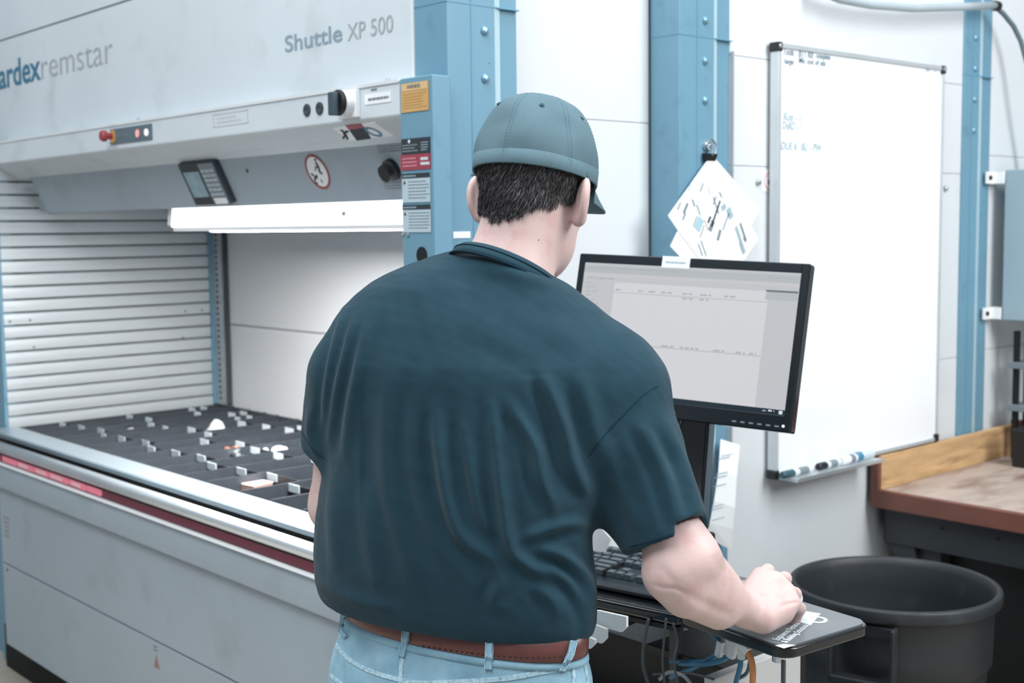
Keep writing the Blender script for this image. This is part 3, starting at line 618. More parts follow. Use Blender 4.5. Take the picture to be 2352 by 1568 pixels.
MB().box((.03, by0 + .05, bz - .14), (.055, by1, bz - .02)).build('apron', FRM, wbn, .003)
for x, y in ((.13, by0 + .06), (.13, by1 - .12), (1.35, by0 + .06), (1.35, by1 - .12)): MB().box((x, y, 0), (x + .07, y + .07, bz - .02)).build('leg', FRM, wbn, .003)
MB().prism([(.02, bz - .16), (.02, bz - .05), (.10, bz - .05), (.15, .50), (.13, .50)], by0 + .04, by0 + .06, 'y').build('corner_brace', FRM, wbn)
for px in (1, 2):
    MB().lathe([(.006, 0), (.006, .002)], 10, Matrix.Translation((.05 + px * .17, by0 + .03, bz - .09)) @ yr).build('bolt_hole', BLACKM, wbn)
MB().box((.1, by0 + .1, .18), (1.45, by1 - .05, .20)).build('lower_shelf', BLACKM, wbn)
uc = thing('under_bench_filler', 'black filler added to darken the space below the work bench', 'cabinet', (0, 0, 0))  # black mass added to deepen the shade under the bench
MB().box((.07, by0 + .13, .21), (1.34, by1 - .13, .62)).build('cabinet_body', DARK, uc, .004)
for k in range(3): MB().box((.10 + k * .42, by0 + .115, .22), (.10 + k * .42 + .38, by0 + .13, .61)).build('filler_front', mat('filler_black', (12, 14, 16), .5), uc, .003)
rk = thing('tool_rack', 'black rack with grey shelf standing at the far end of the bench', 'rack', (0, 0, 0))
for x in (.062, .30):
    for y in (2.40, 2.478): MB().box((x, y, bz + .0005), (x + .018, y + .018, 1.225)).build('rack_post', BLACKM, rk, .002)
for z in (.955, 1.10): MB().box((.058, 2.375, z), (.32, 2.495, z + .02)).build('shelf', mat('shelf_grey', (120, 130, 136), .45), rk, .002)
bn_ = MB().prism([(.135, bz + .001), (.28, bz + .001), (.295, .915), (.125, .915)], 2.26, 2.36, 'y').build('plastic_bin', BLACK, None, .006); tag(bn_, 'black plastic bin on the bench under the rack shelf', 'bin')

# ------------------------------------------------------------------ dark round trash can
tcx, tcy, tzr = .39, 1.125, .68
CAN = mat('dark_grey_plastic', (38, 43, 47), .50, noise=.10, nscale=6, bump=.12, bscale=90, spots=(12, (68, 75, 80), .60, .9))
can = thing('trash_can', 'large round dark grey plastic trash can with ribbed side handles', 'trash can', (tcx, tcy, 0))
R = .262
prof = [(.19, 0), (.205, .015), (.226, .44), (.229, .485), (.231, .492), (.240, .498), (.2415, .56), (.243, .640), (.250, .646), (R - .002, .649), (R, .654), (R, .676), (R - .003, .6805), (R - .012, .6815), (R - .016, .678), (.240, .66), (.234, .60), (.205, .05), (.15, .03)]
cb = MB(); cb.lathe(prof, 96, closed=False); cb.build('can_body', CAN, can, smooth=True)
for ang in (-1.30, -1.30 + PI):
    # loop handle on the side of the can
    ca = Vector((math.cos(ang), math.sin(ang), 0)); ct = Vector((-math.sin(ang), math.cos(ang), 0))
    MH = frameM(ca * .240, ct, (0, 0, 1), ca)
    h_ = MB()
    for lo, hi in (((-.080, .50, .004), (-.070, .644, .040)), ((.070, .50, .004), (.080, .644, .040)), ((-.080, .490, .004), (.080, .512, .040)), ((-.070, .61, .004), (.070, .64, .012))): h_.box(lo, hi, MH)
    h_.build('handle', CAN, can, .004)

# ------------------------------------------------------------------ computer workstation
mp, mw, mh = np.array([.419, .253, 1.369]), .51, .33
az = math.radians(138.1) - .56; pit, rol = -.215, -.039
nn = Vector((math.cos(az) * math.cos(pit), math.sin(az) * math.cos(pit), math.sin(pit))); uu = nn.cross(Vector((0, 0, 1))).normalized(); vv = uu.cross(nn)
u2 = uu * math.cos(rol) + vv * math.sin(rol); v2 = -uu * math.sin(rol) + vv * math.cos(rol)
MM = frameM(mp, u2, v2)
mo = thing('monitor', 'black wide computer monitor showing a pale grey program window', 'monitor', (0, 0, 0))
MB().box((-mw / 2, -mh / 2, -.028), (mw / 2, mh / 2, 0), MM).build('casing', BLACKG, mo, .004, 3)
MB().box((-.16, -.11, -.055), (.16, .11, -.026), MM).build('rear_housing', BLACK, mo, .012, 3)
sw, sh = .478, .278; sy0 = -sh / 2 + .006
b = MB()
for lo, hi in (((-mw / 2 + .002, -mh / 2 + .002, 0), (-sw / 2, mh / 2 - .002, .003)), ((sw / 2, -mh / 2 + .002, 0), (mw / 2 - .002, mh / 2 - .002, .003)), ((-sw / 2, sy0 + sh, 0), (sw / 2, mh / 2 - .002, .003)), ((-sw / 2, -mh / 2 + .002, 0), (sw / 2, sy0, .003))): b.box(lo, hi, MM)
b.build('bezel', mat('bezel_black', (22, 30, 36), .3, noise=.05), mo, .001)
def em(name, rgb, s=.92):
    return mat(name, rgb, .35, noise=0, emit=s)
def scr(name, x0, x1, y0, y1, m, z=.0004):   # fractions of the screen, y from the top
    return MB().box((-sw / 2 + x0 * sw, sy0 + sh * (1 - y1), 0), (-sw / 2 + x1 * sw, sy0 + sh * (1 - y0), z), MM)
for m_ in (): pass
def scol(v): return tuple(int(c * 1.0) for c in v)
SE = .92
sm = lambda n, c: mat(n, c, .3, noise=0, emit=SE)
s_ = scr('screen', 0, 1, 0, 1, None, .0004).build('screen', sm('screen_grey', (196, 198, 202)), mo)
for m_ in [MATS['screen_grey']]: m_.node_tree.nodes['Principled BSDF'].inputs['Specular IOR Level'].default_value = .3
scr('', .16, .87, .14, .985, None, .0007).build('window_pane', sm('screen_pale', (212, 213, 217)), s_)
scr('', 0, 1, .02, .075, None, .0007).build('title_bar', sm('screen_bar', (182, 187, 190)), s_)
scr('', 0, 1, .075, .10, None, .0008).build('menu_bar', sm('screen_bar_pale', (200, 200, 203)), s_)
scr('', .86, .995, .13, .145, None, .0010).build('side_caption', sm('screen_dark', (110, 122, 130)), s_)
scr('', .86, .995, .15, .20, None, .0009).build('side_button', sm('screen_bar', (182, 187, 190)), s_)
scr('', 0, 1, .962, 1, None, .0010).build('task_bar', sm('screen_taskbar', (34, 48, 58)), s_)
scr('', .16, .87, .215, .22, None, .0010).build('rule_line', sm('screen_line', (182, 184, 188)), s_)
scr('', .16, .87, .60, .606, None, .0010).build('rule_line', sm('screen_line', (182, 184, 188)), s_)
rr = random.Random(11)
def tiny(x0, x1, y, m, n, hgt=.012):
    b = MB(); x = x0
    while x < x1:
        l = rr.uniform(.012, .035)
        b.box((-sw / 2 + x * sw, sy0 + sh * (1 - y - hgt), .0008), (-sw / 2 + min(x + l, x1) * sw, sy0 + sh * (1 - y), .0013), MM); x += l + .008
    b.build(n, m, s_)
tl_ = sm('screen_text', (176, 180, 185))
tiny(.02, .45, .03, tl_, 'screen_text'); tiny(.02, .16, .11, tl_, 'screen_text'); tiny(.86, .98, .035, tl_, 'screen_text')
for k in range(8): tiny(.02, .02 + .03 + .02 * (k % 3), .15 + k * .032, tl_, 'screen_text', .008)
for x0, x1 in ((.17, .20), (.28, .31), (.33, .36), (.39, .44), (.49, .535), (.57, .62), (.68, .73)): tiny(x0, x1, .19, tl_, 'screen_text')
for x0, x1 in ((.49, .54), (.57, .62)): tiny(x0, x1, .225, tl_, 'screen_text')
for x0, x1 in ((.2, .24), (.26, .31), (.42, .48), (.51, .60), (.66, .71), (.76, .80), (.82, .85)): tiny(x0, x1, .585, tl_, 'screen_text')
tiny(.93, .955, .97, sm('screen_white', (225, 230, 232)), 'screen_text', .01); tiny(.905, .925, .975, tl_, 'screen_text', .008)
scr('', .975, .99, .968, .992, None, .0014).build('tray_icon', sm('screen_white', (225, 230, 232)), s_)
def mpt(x, y, z): return MM @ Vector((x, y, z))
text('ASUS', .0105, mat('logo_grey', (110, 122, 130), .4), mpt(-.018, -mh / 2 + .008, .003), u2, v2, mo, bold=.0004, width=.032)
b = MB()
for k in range(6): b.box((.135 + k * .0175, -mh / 2 + .009, .003), (.144 + k * .0175, -mh / 2 + .012, .0036), MM)
b.build('button_marks', INKG, mo)
MB().lathe([(.0028, 0), (.0028, .001)], 12, MM @ Matrix.Translation((mw / 2 - .015, -mh / 2 + .012, .003))).build('power_light', mat('power_white', (255, 255, 255), .3, emit=1.2), mo)
lb = MB().box((-.058, mh / 2 - .023, .0005), (.004, mh / 2 + .001, .0045), MM).build('paper_label', WHITEP, mo)
lines(0, mpt(-.050, mh / 2 - .014, .0046), u2, v2, .045, .005, 1, INKF, lb, seed=61)

wk = thing('workstation_stand', 'black height adjustable computer stand with keyboard tray and mouse platform', 'computer stand', (0, 0, 0))
# back column between monitor and tray
cb0 = Vector((.4095, .262, .957)); cb1 = Vector(mp) + nn * .075 - v2 * .02
ax_ = Vector((.028, .046, .220)).normalized(); CMx = frameM(cb0, uu, ax_)
MB().box((-.052, .0, -.024), (.052, .36, .008), CMx).build('arm_column', BLACKG, wk, .006, 3)
MB().box((.0525, .0, -.022), (.0545, .36, .006), CMx).build('arm_trim', mat('trim_slate', (72, 88, 98), .35), wk)
MB().tube([CMx @ Vector((-.03, .04, .010)), CMx @ Vector((-.035, .16, .012)), CMx @ Vector((.01, .29, .010))], .003, 8).build('video_cable', mat('cable_dim', (60, 72, 80), .4), wk, smooth=True)
MB().tube([tuple(cb1 - nn * .05), tuple(cb1)], .03, 16).build('monitor_mount', BLACKM, wk)
MB().box((.37, .265, .10), (.45, .335, .96)).build('stand_post', BLACKM, wk, .006)
MB().box((.15, -.02, .02), (.70, .42, .05)).build('stand_base', BLACKM, wk, .01)
# keyboard tray
zt = .955
k0 = on(1560, 1412, 'z', zt); kx = Vector((math.cos(math.radians(9.5)), math.sin(math.radians(9.5)), 0)); ky = Vector((-kx.y, kx.x, 0))
KT = frameM((k0[0], k0[1], zt), kx, ky)   # origin: right front corner of the tray top
ktr = MB().box((-.60, .0, -.022), (.0, .27, 0), KT).build('keyboard_tray', BLACKG, wk, .008, 3)
MB().box((-.58, .215, 0), (-.02, .235, .006), KT).build('tray_lip', BLACKM, wk, .002)
MB().box((-.60, .002, -.030), (-.0, .012, -.022), KT).build('tray_edge_trim', BLACKM, wk)
MB().box((-.35, .08, -.07), (-.15, .30, -.022), KT).build('tray_bracket', BLACKM, wk, .004)
# mouse platform
zm = .968
c0, c1, c2, c3 = on(1803, 1492, 'z', zm), on(1934, 1412, 'z', zm), on(1700, 1335, 'z', zm), on(1572, 1412, 'z', zm)
pdir = Vector(c0 - c3).normalized(); pn = Vector((-pdir.y, pdir.x, 0)); PLM = frameM((c3[0], c3[1], zm), pdir, pn)
pL, pW = (Vector(c0) - Vector(c3)).length, .198
def rrect(x0, x1, y0, y1, r, n=6):
    o = []
    for cx_, cy_, a0 in ((x1 - r, y0 + r, -PI / 2), (x1 - r, y1 - r, 0), (x0 + r, y1 - r, PI / 2), (x0 + r, y0 + r, PI)):
        o += [(cx_ + r * math.cos(a0 + k / n * PI / 2), cy_ + r * math.sin(a0 + k / n * PI / 2)) for k in range(n + 1)]
    return o
MB().prism(rrect(-.02, pL + .004, -.004, pW + .004, .028), -.016, 0, 'z', PLM).build('mouse_platform', BLACKG, wk, .003, 2)
MB().tube([PLM @ Vector((pL - .03, .02, -.03)), PLM @ Vector((pL - .03, .02, -.014))], .01, 12).build('platform_knob', mat('chrome', (225, 228, 230), .15, 1.), wk)
for xx in (-.01, .012, .03): MB().lathe([(.005, 0), (.004, .003), (.001, .004)], 10, PLM @ Matrix.Translation((xx - .01, .004, .0))).build('screw_head', mat('chrome', (225, 228, 230), .15, 1.), wk)
MB().tube([PLM @ Vector((.0, .06, -.03)), KT @ Vector((-.05, .10, -.03))], .012, 10).build('platform_arm', BLACKM, wk)
MB().box((pL - .012, .005, -.30), (pL - .006, .009, -.02), PLM).build('thin_rod', mat('rod_grey', (60, 68, 74), .4), wk)
PADM = mat('mouse_pad_print', (104, 110, 114), .35, noise=.12, nscale=9)
pad = MB().prism(rrect(.0, pL - .002, .002, pW, .024), 0, .003, 'z', PLM).build('mouse_pad', PADM); tag(pad, 'dark grey printed mouse pad with white lettering on the platform corner', 'mouse pad')
def pq(px, py):
    p = on(px, py, 'z', zm + .003); q = PLM.inverted() @ Vector(p); return q
th_ = .0006
# white emblem and lettering printed on the pad
a_ = pq(1810, 1475); b_ = pq(1866, 1431); dv = (b_ - a_); dv.z = 0
d3 = (PLM.to_3x3() @ dv).normalized(); n3 = Vector((-d3.y, d3.x, 0))
text('Engineered Systems', .015, TAG, PLM @ Vector((pq(1788, 1471).x, pq(1788, 1471).y, .003)), d3, n3, pad, bold=.0003, width=(pq(1848, 1434) - pq(1788, 1471)).length)
text('& Building Solutions', .015, TAG, PLM @ Vector((pq(1807, 1477).x, pq(1807, 1477).y, .003)), d3, n3, pad, bold=.0003, width=(pq(1868, 1438) - pq(1807, 1477)).length)
ec = pq(1876, 1423); MB().lathe([(.017, .003), (.017, .0036), (.011, .0036), (.011, .003)], 28, PLM @ Matrix.Translation((ec.x, ec.y, 0)), closed=True).build('pad_emblem', mat('emblem_pale', (205, 214, 220), .5), pad)
q1, q2, q3, q4 = pq(1842, 1402), pq(1885, 1409), pq(1862, 1436), pq(1820, 1424)
MB().prism([(q.x, q.y) for q in (q4, q3, q2, q1)], .003, .0034, 'z', PLM).build('pad_emblem', mat('emblem_pale', (205, 214, 220), .5), pad)
q1, q2, q3 = pq(1780, 1482), pq(1800, 1489), pq(1828, 1481)
MB().prism([(q.x, q.y) for q in (q1, q2, q3, pq(1800, 1479))], .003, .0034, 'z', PLM).build('pad_emblem', mat('emblem_pale', (205, 214, 220), .5), pad)
# mouse under the hand
mq = pq(1797, 1386)
ms = thing('computer_mouse', 'white and grey computer mouse under the right hand', 'mouse', tuple(PLM @ Vector((mq.x, mq.y, .003))), az - PI / 2 + .0)
bm = bmesh.new(); bmesh.ops.create_uvsphere(bm, u_segments=28, v_segments=16, radius=1)
for v in bm.verts:
    x, y, z = v.co; v.co = Vector((x * .029 * (1 + .08 * y), y * .052, max(0, z + .15) * .026))
me = bpy.data.meshes.new('shell'); bm.to_mesh(me); bm.free(); link('shell', me, WHITEP, ms, True)
MB().lathe([(.008, -.004), (.0085, -.002), (.0085, .002), (.008, .004)], 16, Matrix.Translation((0, .034, .020)) @ Matrix.Rotation(PI / 2, 4, 'Y')).build('scroll_wheel', BLACKM, ms)
MB().tube([(0, .05, .006), (-.02, .09, .004), (-.08, .12, .004)], .002, 8).build('mouse_cable', mat('cable_dim', (60, 72, 80), .4), ms, smooth=True)

# keyboard
kz = zt + .001
kb = thing('keyboard', 'black computer keyboard on the tray in front of the man', 'keyboard', tuple(KT @ Vector((-.045 - .225, .055, .001))), math.radians(9.5))
kbW, kbD = .45, .155
KSC = mat('key_black', (70, 82, 90), .32, noise=.05, nscale=40)
MB().prism([(0, 0), (0, .010), (.012, .017), (kbD, .030), (kbD, 0)], -kbW / 2, kbW / 2, 'x').build('case', mat('keyboard_case', (34, 44, 51), .3), kb, .003, 2)
MB().prism([(-.018, .002), (-.016, .010), (.002, .014), (.002, 0)], -kbW / 2 + .004, kbW / 2 - .004, 'x').build('palm_edge', mat('keyboard_case', (34, 44, 51), .3), kb, .003)
kc = {}
def key(x, y, w, d=.016):
    k = (round(w, 4), round(d, 4))
    if k not in kc:
        b = MB(); h = .0085; i = .0022
        vs = [b.b.verts.new(p) for p in ((0, 0, 0), (w, 0, 0), (w, d, 0), (0, d, 0), (i, i, h), (w - i, i, h), (w - i, d - i * .6, h), (i, d - i * .6, h))]
        for f in ((4, 5, 6, 7), (0, 1, 5, 4), (1, 2, 6, 5), (2, 3, 7, 6), (3, 0, 4, 7)): b.b.faces.new([vs[j] for j in f])
        me = bpy.data.meshes.new('key'); b.b.to_mesh(me); b.b.free(); me.materials.append(KSC); kc[k] = me
    o = bpy.data.objects.new('key', kc[k]); COL.objects.link(o); o.parent = kb; o.location = (x, y, .017 + y * .085 - .0005); o.rotation_euler = (.084, 0, 0); return o
u = .0190; kx0 = -kbW / 2 + .012
rowsK = [[1.25, 1.25, 1.25, 6.25, 1.25, 1.25, 1.25, 1.25], [2.25] + [1] * 10 + [2.75], [1.75] + [1] * 11 + [2.25], [1.5] + [1] * 12 + [1.5], [1] * 13 + [2]]
for r_, row in enumerate(rowsK):
    x = kx0
    for w_ in row: key(x, .012 + r_ * u, w_ * u - .0016); x += w_ * u
for g, n_ in ((0, 1), (2, 4), (6.5, 4), (11, 4)):
    for i in range(n_): key(kx0 + (g + i) * u, .012 + 5.5 * u, u - .0016)
xa = kx0 + 15.25 * u
for i in range(3): key(xa + i * u, .012, u - .0016)
key(xa + u, .012 + u, u - .0016)
for r_ in (3, 4):
    for i in range(3): key(xa + i * u, .012 + r_ * u, u - .0016)
for i in range(3): key(xa + i * u, .012 + 5.5 * u, u - .0016)
xn = kx0 + 18.5 * u
for r_ in range(5):
    for i in range(4): key(xn + i * u, .012 + r_ * u, u - .0016)
MB().box((xa - .004, .008, .0165), (xa - .0028, .12, .0275)).build('case_groove', DARK, kb)

# white sheet leaning at the keyboard, stacked papers below
p = [on(px, py, 'y', -.06) for px, py in ((1345, 1195), (1372, 1203), (1403, 1238), (1391, 1268), (1345, 1262))]
o = MB().slab(p, (0, 1, 0), .0008).build('paper_sheet', PAPER); tag(o, 'white note sheet standing behind the keyboard beside the man waist', 'paper')
gx = 'white papers stacked below the tray'
for i, (x0, y0, x1, y1) in enumerate(((1300, 1402, 1438, 1452), (1280, 1430, 1392, 1478), (1262, 1455, 1366, 1490))):
    yy = -.205 - i * .012
    P = [on(x0, y0 - 6, 'y', yy), on(x0 + 75, y0, 'y', yy), on(x1, y0 + 14, 'y', yy), on(x1, y1 - 12, 'y', yy), on(x1 - 12, y1, 'y', yy), on(x0, y1 - 34, 'y', yy)]
    o = MB().slab(P, (0, 1, 0), .006).build('paper_stack', PAPER, None, .001)
    tag(o, ['largest white paper bundle hanging below the keyboard tray', 'middle white paper bundle below the keyboard tray', 'lowest white paper bundle beside the jeans'][i], 'paper', gx)

# black cart with computer, cables
ct = thing('computer_cart', 'black steel cart in the dark space below the keyboard tray', 'cart', (0, 0, 0))
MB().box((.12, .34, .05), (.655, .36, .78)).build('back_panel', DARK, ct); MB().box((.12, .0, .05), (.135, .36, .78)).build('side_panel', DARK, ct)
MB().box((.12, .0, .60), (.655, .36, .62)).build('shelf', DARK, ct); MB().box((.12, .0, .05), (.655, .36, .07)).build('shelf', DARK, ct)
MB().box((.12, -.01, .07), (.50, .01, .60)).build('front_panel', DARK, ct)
for px in (1552, ):
    a = on(px, 1412, 'y', -.05); c = on(px, 1600, 'y', -.05)
    MB().box((a[0] - .008, -.058, c[2]), (a[0] + .008, -.042, a[2] - .01)).build('front_post', mat('post_black', (40, 46, 51), .35), ct)
pc = thing('computer_tower', 'black computer lying behind the cables on the cart shelf', 'computer', (0, 0, 0))
MB().box((.20, .12, .62), (.62, .32, .77)).build('computer_case', BLACKM, pc, .004)
for px, py in ((1580, 1462), (1585, 1495)):
    p = on(px, py, 'y', .118); MB().box((p[0] - .01, .116, p[2] - .014), (p[0] + .01, .12, p[2] + .014)).build('rear_port', mat('port_grey', (110, 118, 124), .4), pc)
MB().box((.778, -.106, .70), (.80, .138, .851)).build('side_plate', mat('plate_pale_grey', (190, 190, 190), .5, noise=.05), ct, .003)
MB().box((.60, -.05, .835), (.776, .138, .849)).build('top_shelf', BLACKM, ct, .002)
# hanging cables
BC = mat('blue_cable', (52, 112, 146), .4); OC = mat('orange_cable', (206, 140, 88), .45); GC = mat('grey_cable', (76, 84, 90), .4)
def cable(pts, r, m, label, y=.0, name='cable', conn=None):
    t = thing(name, label, 'cable', (0, 0, 0))
    P = [Vector(on(px, py, 'y', y - .13 + dy)) for px, py, dy in pts]
    # Catmull-Rom through the points
    Q = []
    for i in range(len(P) - 1):
        p0, p1, p2, p3 = P[max(i - 1, 0)], P[i], P[i + 1], P[min(i + 2, len(P) - 1)]
        for k in range(6):
            s = k / 6; Q.append(.5 * ((2 * p1) + (p2 - p0) * s + (2 * p0 - 5 * p1 + 4 * p2 - p3) * s * s + (-p0 + 3 * p1 - 3 * p2 + p3) * s ** 3))
    Q.append(P[-1])
    MB().tube(Q, r, 8).build('sheath', m, t, smooth=True)
    if conn: 
        i, sz, cm = conn; d = (Q[min(i + 1, len(Q) - 1)] - Q[max(i - 1, 0)]).normalized(); side = d.cross(Vector((0, 1, 0))).normalized()
        MC = frameM(Q[i], d, side); MB().box((-sz, -sz * .42, -sz * .35), (sz, sz * .42, sz * .35), MC).build('connector', cm, t, .002)
    return t
CW = mat('connector_white', (222, 226, 228), .45)
cable([(1632, 1452, .0), (1650, 1470, 0), (1648, 1500, 0), (1600, 1530, .0), (1565, 1545, .01), (1540, 1556, .02)], .0042, BC, 'blue cable running down left from the leftmost white plug', .02, conn=(10, .014, CW))
cable([(1640, 1450, .0), (1662, 1468, 0), (1664, 1495, 0), (1625, 1515, 0), (1590, 1520, .0), (1540, 1518, .02)], .0042, BC, 'blue cable with white plug curving level to the left', .03, conn=(9, .015, CW))
cable([(1650, 1448, .0), (1678, 1466, 0), (1684, 1490, 0), (1665, 1512, 0), (1620, 1525, 0), (1560, 1524, .02)], .0042, BC, 'blue cable in the middle of the bundle with slim white plug', .01, conn=(12, .016, CW))
cable([(1695, 1470, .0), (1702, 1490, 0), (1700, 1530, 0), (1690, 1570, 0), (1690, 1610, .0)], .0042, BC, 'blue cable hanging straight down left of the orange one', -.01, conn=(7, .013, CW))
cable([(1690, 1462, .0), (1706, 1480, 0), (1722, 1505, 0), (1729, 1540, 0), (1727, 1600, 0)], .0050, OC, 'orange cable hanging down in front of the pale grey box', -.04, conn=(5, .017, CW))
cable([(1690, 1560, 0), (1715, 1545, 0), (1722, 1510, 0), (1712, 1480, 0)], .003, mat('cable_slate', (70, 96, 112), .4), 'thin slate cable looping behind the orange cable', .0)
cable([(1490, 1420, 0), (1480, 1470, 0), (1477, 1520, 0), (1486, 1560, 0), (1500, 1600, 0)], .003, GC, 'thin grey cable hanging left of the front post', -.02)
cable([(1530, 1420, 0), (1526, 1460, 0), (1522, 1520, 0), (1528, 1580, 0)], .002, GC, 'thin grey cable hanging close beside the front post', -.03)
cable([(1545, 1430, 0), (1556, 1470, 0), (1548, 1520, 0), (1560, 1580, 0)], .002, GC, 'thin grey cable wound round the front post', -.035)
cable([(1515, 1560, 0), (1530, 1546, 0), (1550, 1544, 0), (1575, 1556, 0), (1600, 1590, 0)], .003, mat('cable_pale', (150, 156, 160), .4), 'pale cable loop at the foot of the front post', -.02)
cable([(1500, 1548, 0), (1580, 1545, 0), (1640, 1560, 0)], .002, GC, 'thin dark cable sagging under the blue cables', .0)
# ------------------------------------------------------------------ implicit surface modeller (bodies and cloth as one continuous skin)
er = RM[:, 0] * np.array([1, 1, 0]); er /= np.linalg.norm(er)          # horizontal, to the right of the view
ef = np.array([-er[1], er[0], 0.])                                      # horizontal, away from the camera
ez_ = np.array([0, 0, 1.])
def smin(a, b, k):
    h = np.clip(.5 + .5 * (b - a) / k, 0, 1); return b + (a - b) * h - k * h * (1 - h)
def smax(a, b, k): return -smin(-a, -b, k)
def cone(P, a, b, ra, rb):
    a, b = np.asarray(a, np.float32), np.asarray(b, np.float32); ba = b - a; h = np.clip(((P - a) @ ba) / (ba @ ba), 0, 1)
    return np.linalg.norm(P - a - h[:, None] * ba, axis=1) - (ra + (rb - ra) * h)
def ell(P, c, ax, r):
    """ellipsoid, rows of ax are its axes"""
    q = ((P - np.asarray(c, np.float32)) @ np.asarray(ax, np.float32).T) / np.asarray(r, np.float32); k = np.linalg.norm(q, axis=1) + 1e-9
    k2 = np.linalg.norm(q / np.asarray(r, np.float32), axis=1) + 1e-9
    return k * (k - 1) / k2
def ellcone(P, a, b, ax, ra, rb):
    """cone of elliptic section: ax is the wide axis; ra, rb = (wide, thin)"""
    a, b, ax = (np.asarray(v, np.float32) for v in (a, b, ax)); ba = b - a; L = np.linalg.norm(ba); t = ba / L; ax = ax - t * (ax @ t); ax /= np.linalg.norm(ax); o = np.cross(t, ax)
    h = np.clip(((P - a) @ t) / L, 0, 1); q = P - a - (h * L)[:, None] * t
    w = ra[0] + (rb[0] - ra[0]) * h; s = ra[1] + (rb[1] - ra[1]) * h
    m = np.minimum(w, s); x, y, z = (q @ ax) / w, (q @ o) / s, (q @ t) / m
    return (np.sqrt(x * x + y * y + z * z) - 1) * m
def mesh_sdf(f, lo, hi, h, B=12):
    lo, hi = np.asarray(lo, float), np.asarray(hi, float); nb = np.ceil((hi - lo) / (h * B)).astype(int)
    I = np.stack(np.meshgrid(*[np.arange(n) for n in nb], indexing='ij'), -1).reshape(-1, 3)
    C = (lo + (I + .5) * h * B).astype(np.float32)
    d = np.concatenate([f(C[i:i + 200000]) for i in range(0, len(C), 200000)])
    I = I[np.abs(d) < h * B * 1.35]
    g = np.stack(np.meshgrid(*[np.arange(B + 1)] * 3, indexing='ij'), -1).reshape(-1, 3)
    N = nb * B + 2; key = lambda i: (i[..., 0] * N[1] + i[..., 1]) * N[2] + i[..., 2]
    vid, vpos, edges = [], [], []
    for s in range(0, len(I), 160):
        J = I[s:s + 160]; G = (J[:, None] * B + g[None]).astype(np.int64)
        D = f((lo + G.reshape(-1, 3) * h).astype(np.float32)).reshape(len(J), B + 1, B + 1, B + 1)
        n = D < 0
        c8 = [(a, b, c) for a in (0, 1) for b in (0, 1) for c in (0, 1)]
        cnt = sum(n[:, a:a + B, b:b + B, c:c + B].astype(np.int8) for a, b, c in c8)
        w = np.argwhere((cnt > 0) & (cnt < 8))
        if len(w) == 0: continue
        gi = J[w[:, 0]] * B + w[:, 1:]
        acc = np.zeros((len(w), 3)); num = np.zeros(len(w))
        V = {c: D[w[:, 0], w[:, 1] + c[0], w[:, 2] + c[1], w[:, 3] + c[2]] for c in c8}
        for ax in range(3):
            for c in c8:
                if c[ax]: continue
                e = list(c); e[ax] = 1; va, vb = V[c], V[tuple(e)]; m = (va < 0) != (vb < 0)
                t = np.where(m, va / np.where(m, va - vb, 1), 0); p = np.tile(np.array(c, float), (len(w), 1)); p[:, ax] += t
                acc += p * m[:, None]; num += m
        vpos.append(lo + (gi + acc / num[:, None]) * h); vid.append(key(gi))
        for ax in range(3):
            sl = [slice(0, B)] * 3; s2 = [slice(0, B)] * 3; s2[ax] = slice(1, B + 1)
            a, b = n[(slice(None), *sl)], n[(slice(None), *s2)]
            w = np.argwhere(a != b); gi = J[w[:, 0]] * B + w[:, 1:]
            edges.append((ax, gi, a[w[:, 0], w[:, 1], w[:, 2], w[:, 3]]))
    vid = np.concatenate(vid); vpos = np.concatenate(vpos); vid, u = np.unique(vid, return_index=True); vpos = vpos[u]
    F_ = []
    for ax, gi, ins in edges:
        b, c = (ax + 1) % 3, (ax + 2) % 3; eb = np.zeros(3, int); eb[b] = 1; ec = np.zeros(3, int); ec[c] = 1
        q = np.stack([key(gi - eb - ec), key(gi - ec), key(gi), key(gi - eb)], 1)
        ix = np.clip(np.searchsorted(vid, q), 0, len(vid) - 1); ok = (vid[ix] == q).all(1)
        ix = np.where(ins[:, None], ix, ix[:, ::-1]); F_.append(ix[ok])
    F_ = np.concatenate(F_); F_ = np.unique(F_, axis=0)
    return vpos, F_
def relax(V, Fq, n=2, k=.5):
    E_ = np.concatenate([Fq[:, [0, 1]], Fq[:, [1, 2]], Fq[:, [2, 3]], Fq[:, [3, 0]]]); E_ = np.concatenate([E_, E_[:, ::-1]])
    cnt = np.bincount(E_[:, 0], minlength=len(V))[:, None]
    for _ in range(n):
        s = np.stack([np.bincount(E_[:, 0], V[E_[:, 1], i], minlength=len(V)) for i in range(3)], 1); V = V + k * (s / np.maximum(cnt, 1) - V)
    return V
def vnormals(V, Fq):
    n = np.cross(V[Fq[:, 2]] - V[Fq[:, 0]], V[Fq[:, 3]] - V[Fq[:, 1]]); N = np.zeros_like(V)
    for i in range(4):
        for a in range(3): N[:, a] += np.bincount(Fq[:, i], n[:, a], minlength=len(V))
    return N / (np.linalg.norm(N, axis=1, keepdims=True) + 1e-12)
def np_mesh(name, V, Fq, m, parent=None):
    me = bpy.data.meshes.new(name); k = Fq.shape[1]
    me.vertices.add(len(V)); me.vertices.foreach_set('co', V.astype(np.float32).ravel())
    me.loops.add(Fq.size); me.loops.foreach_set('vertex_index', Fq.astype(np.int32).ravel())
    me.polygons.add(len(Fq)); me.polygons.foreach_set('loop_start', np.arange(0, Fq.size, k, dtype=np.int32)); me.polygons.foreach_set('loop_total', np.full(len(Fq), k, np.int32))
    me.update(calc_edges=True); me.validate(); return link(name, me, m, parent, True)
def bvh(V, Fq): return BVHTree.FromPolygons([tuple(v) for v in V.tolist()], [tuple(f) for f in Fq.tolist()])
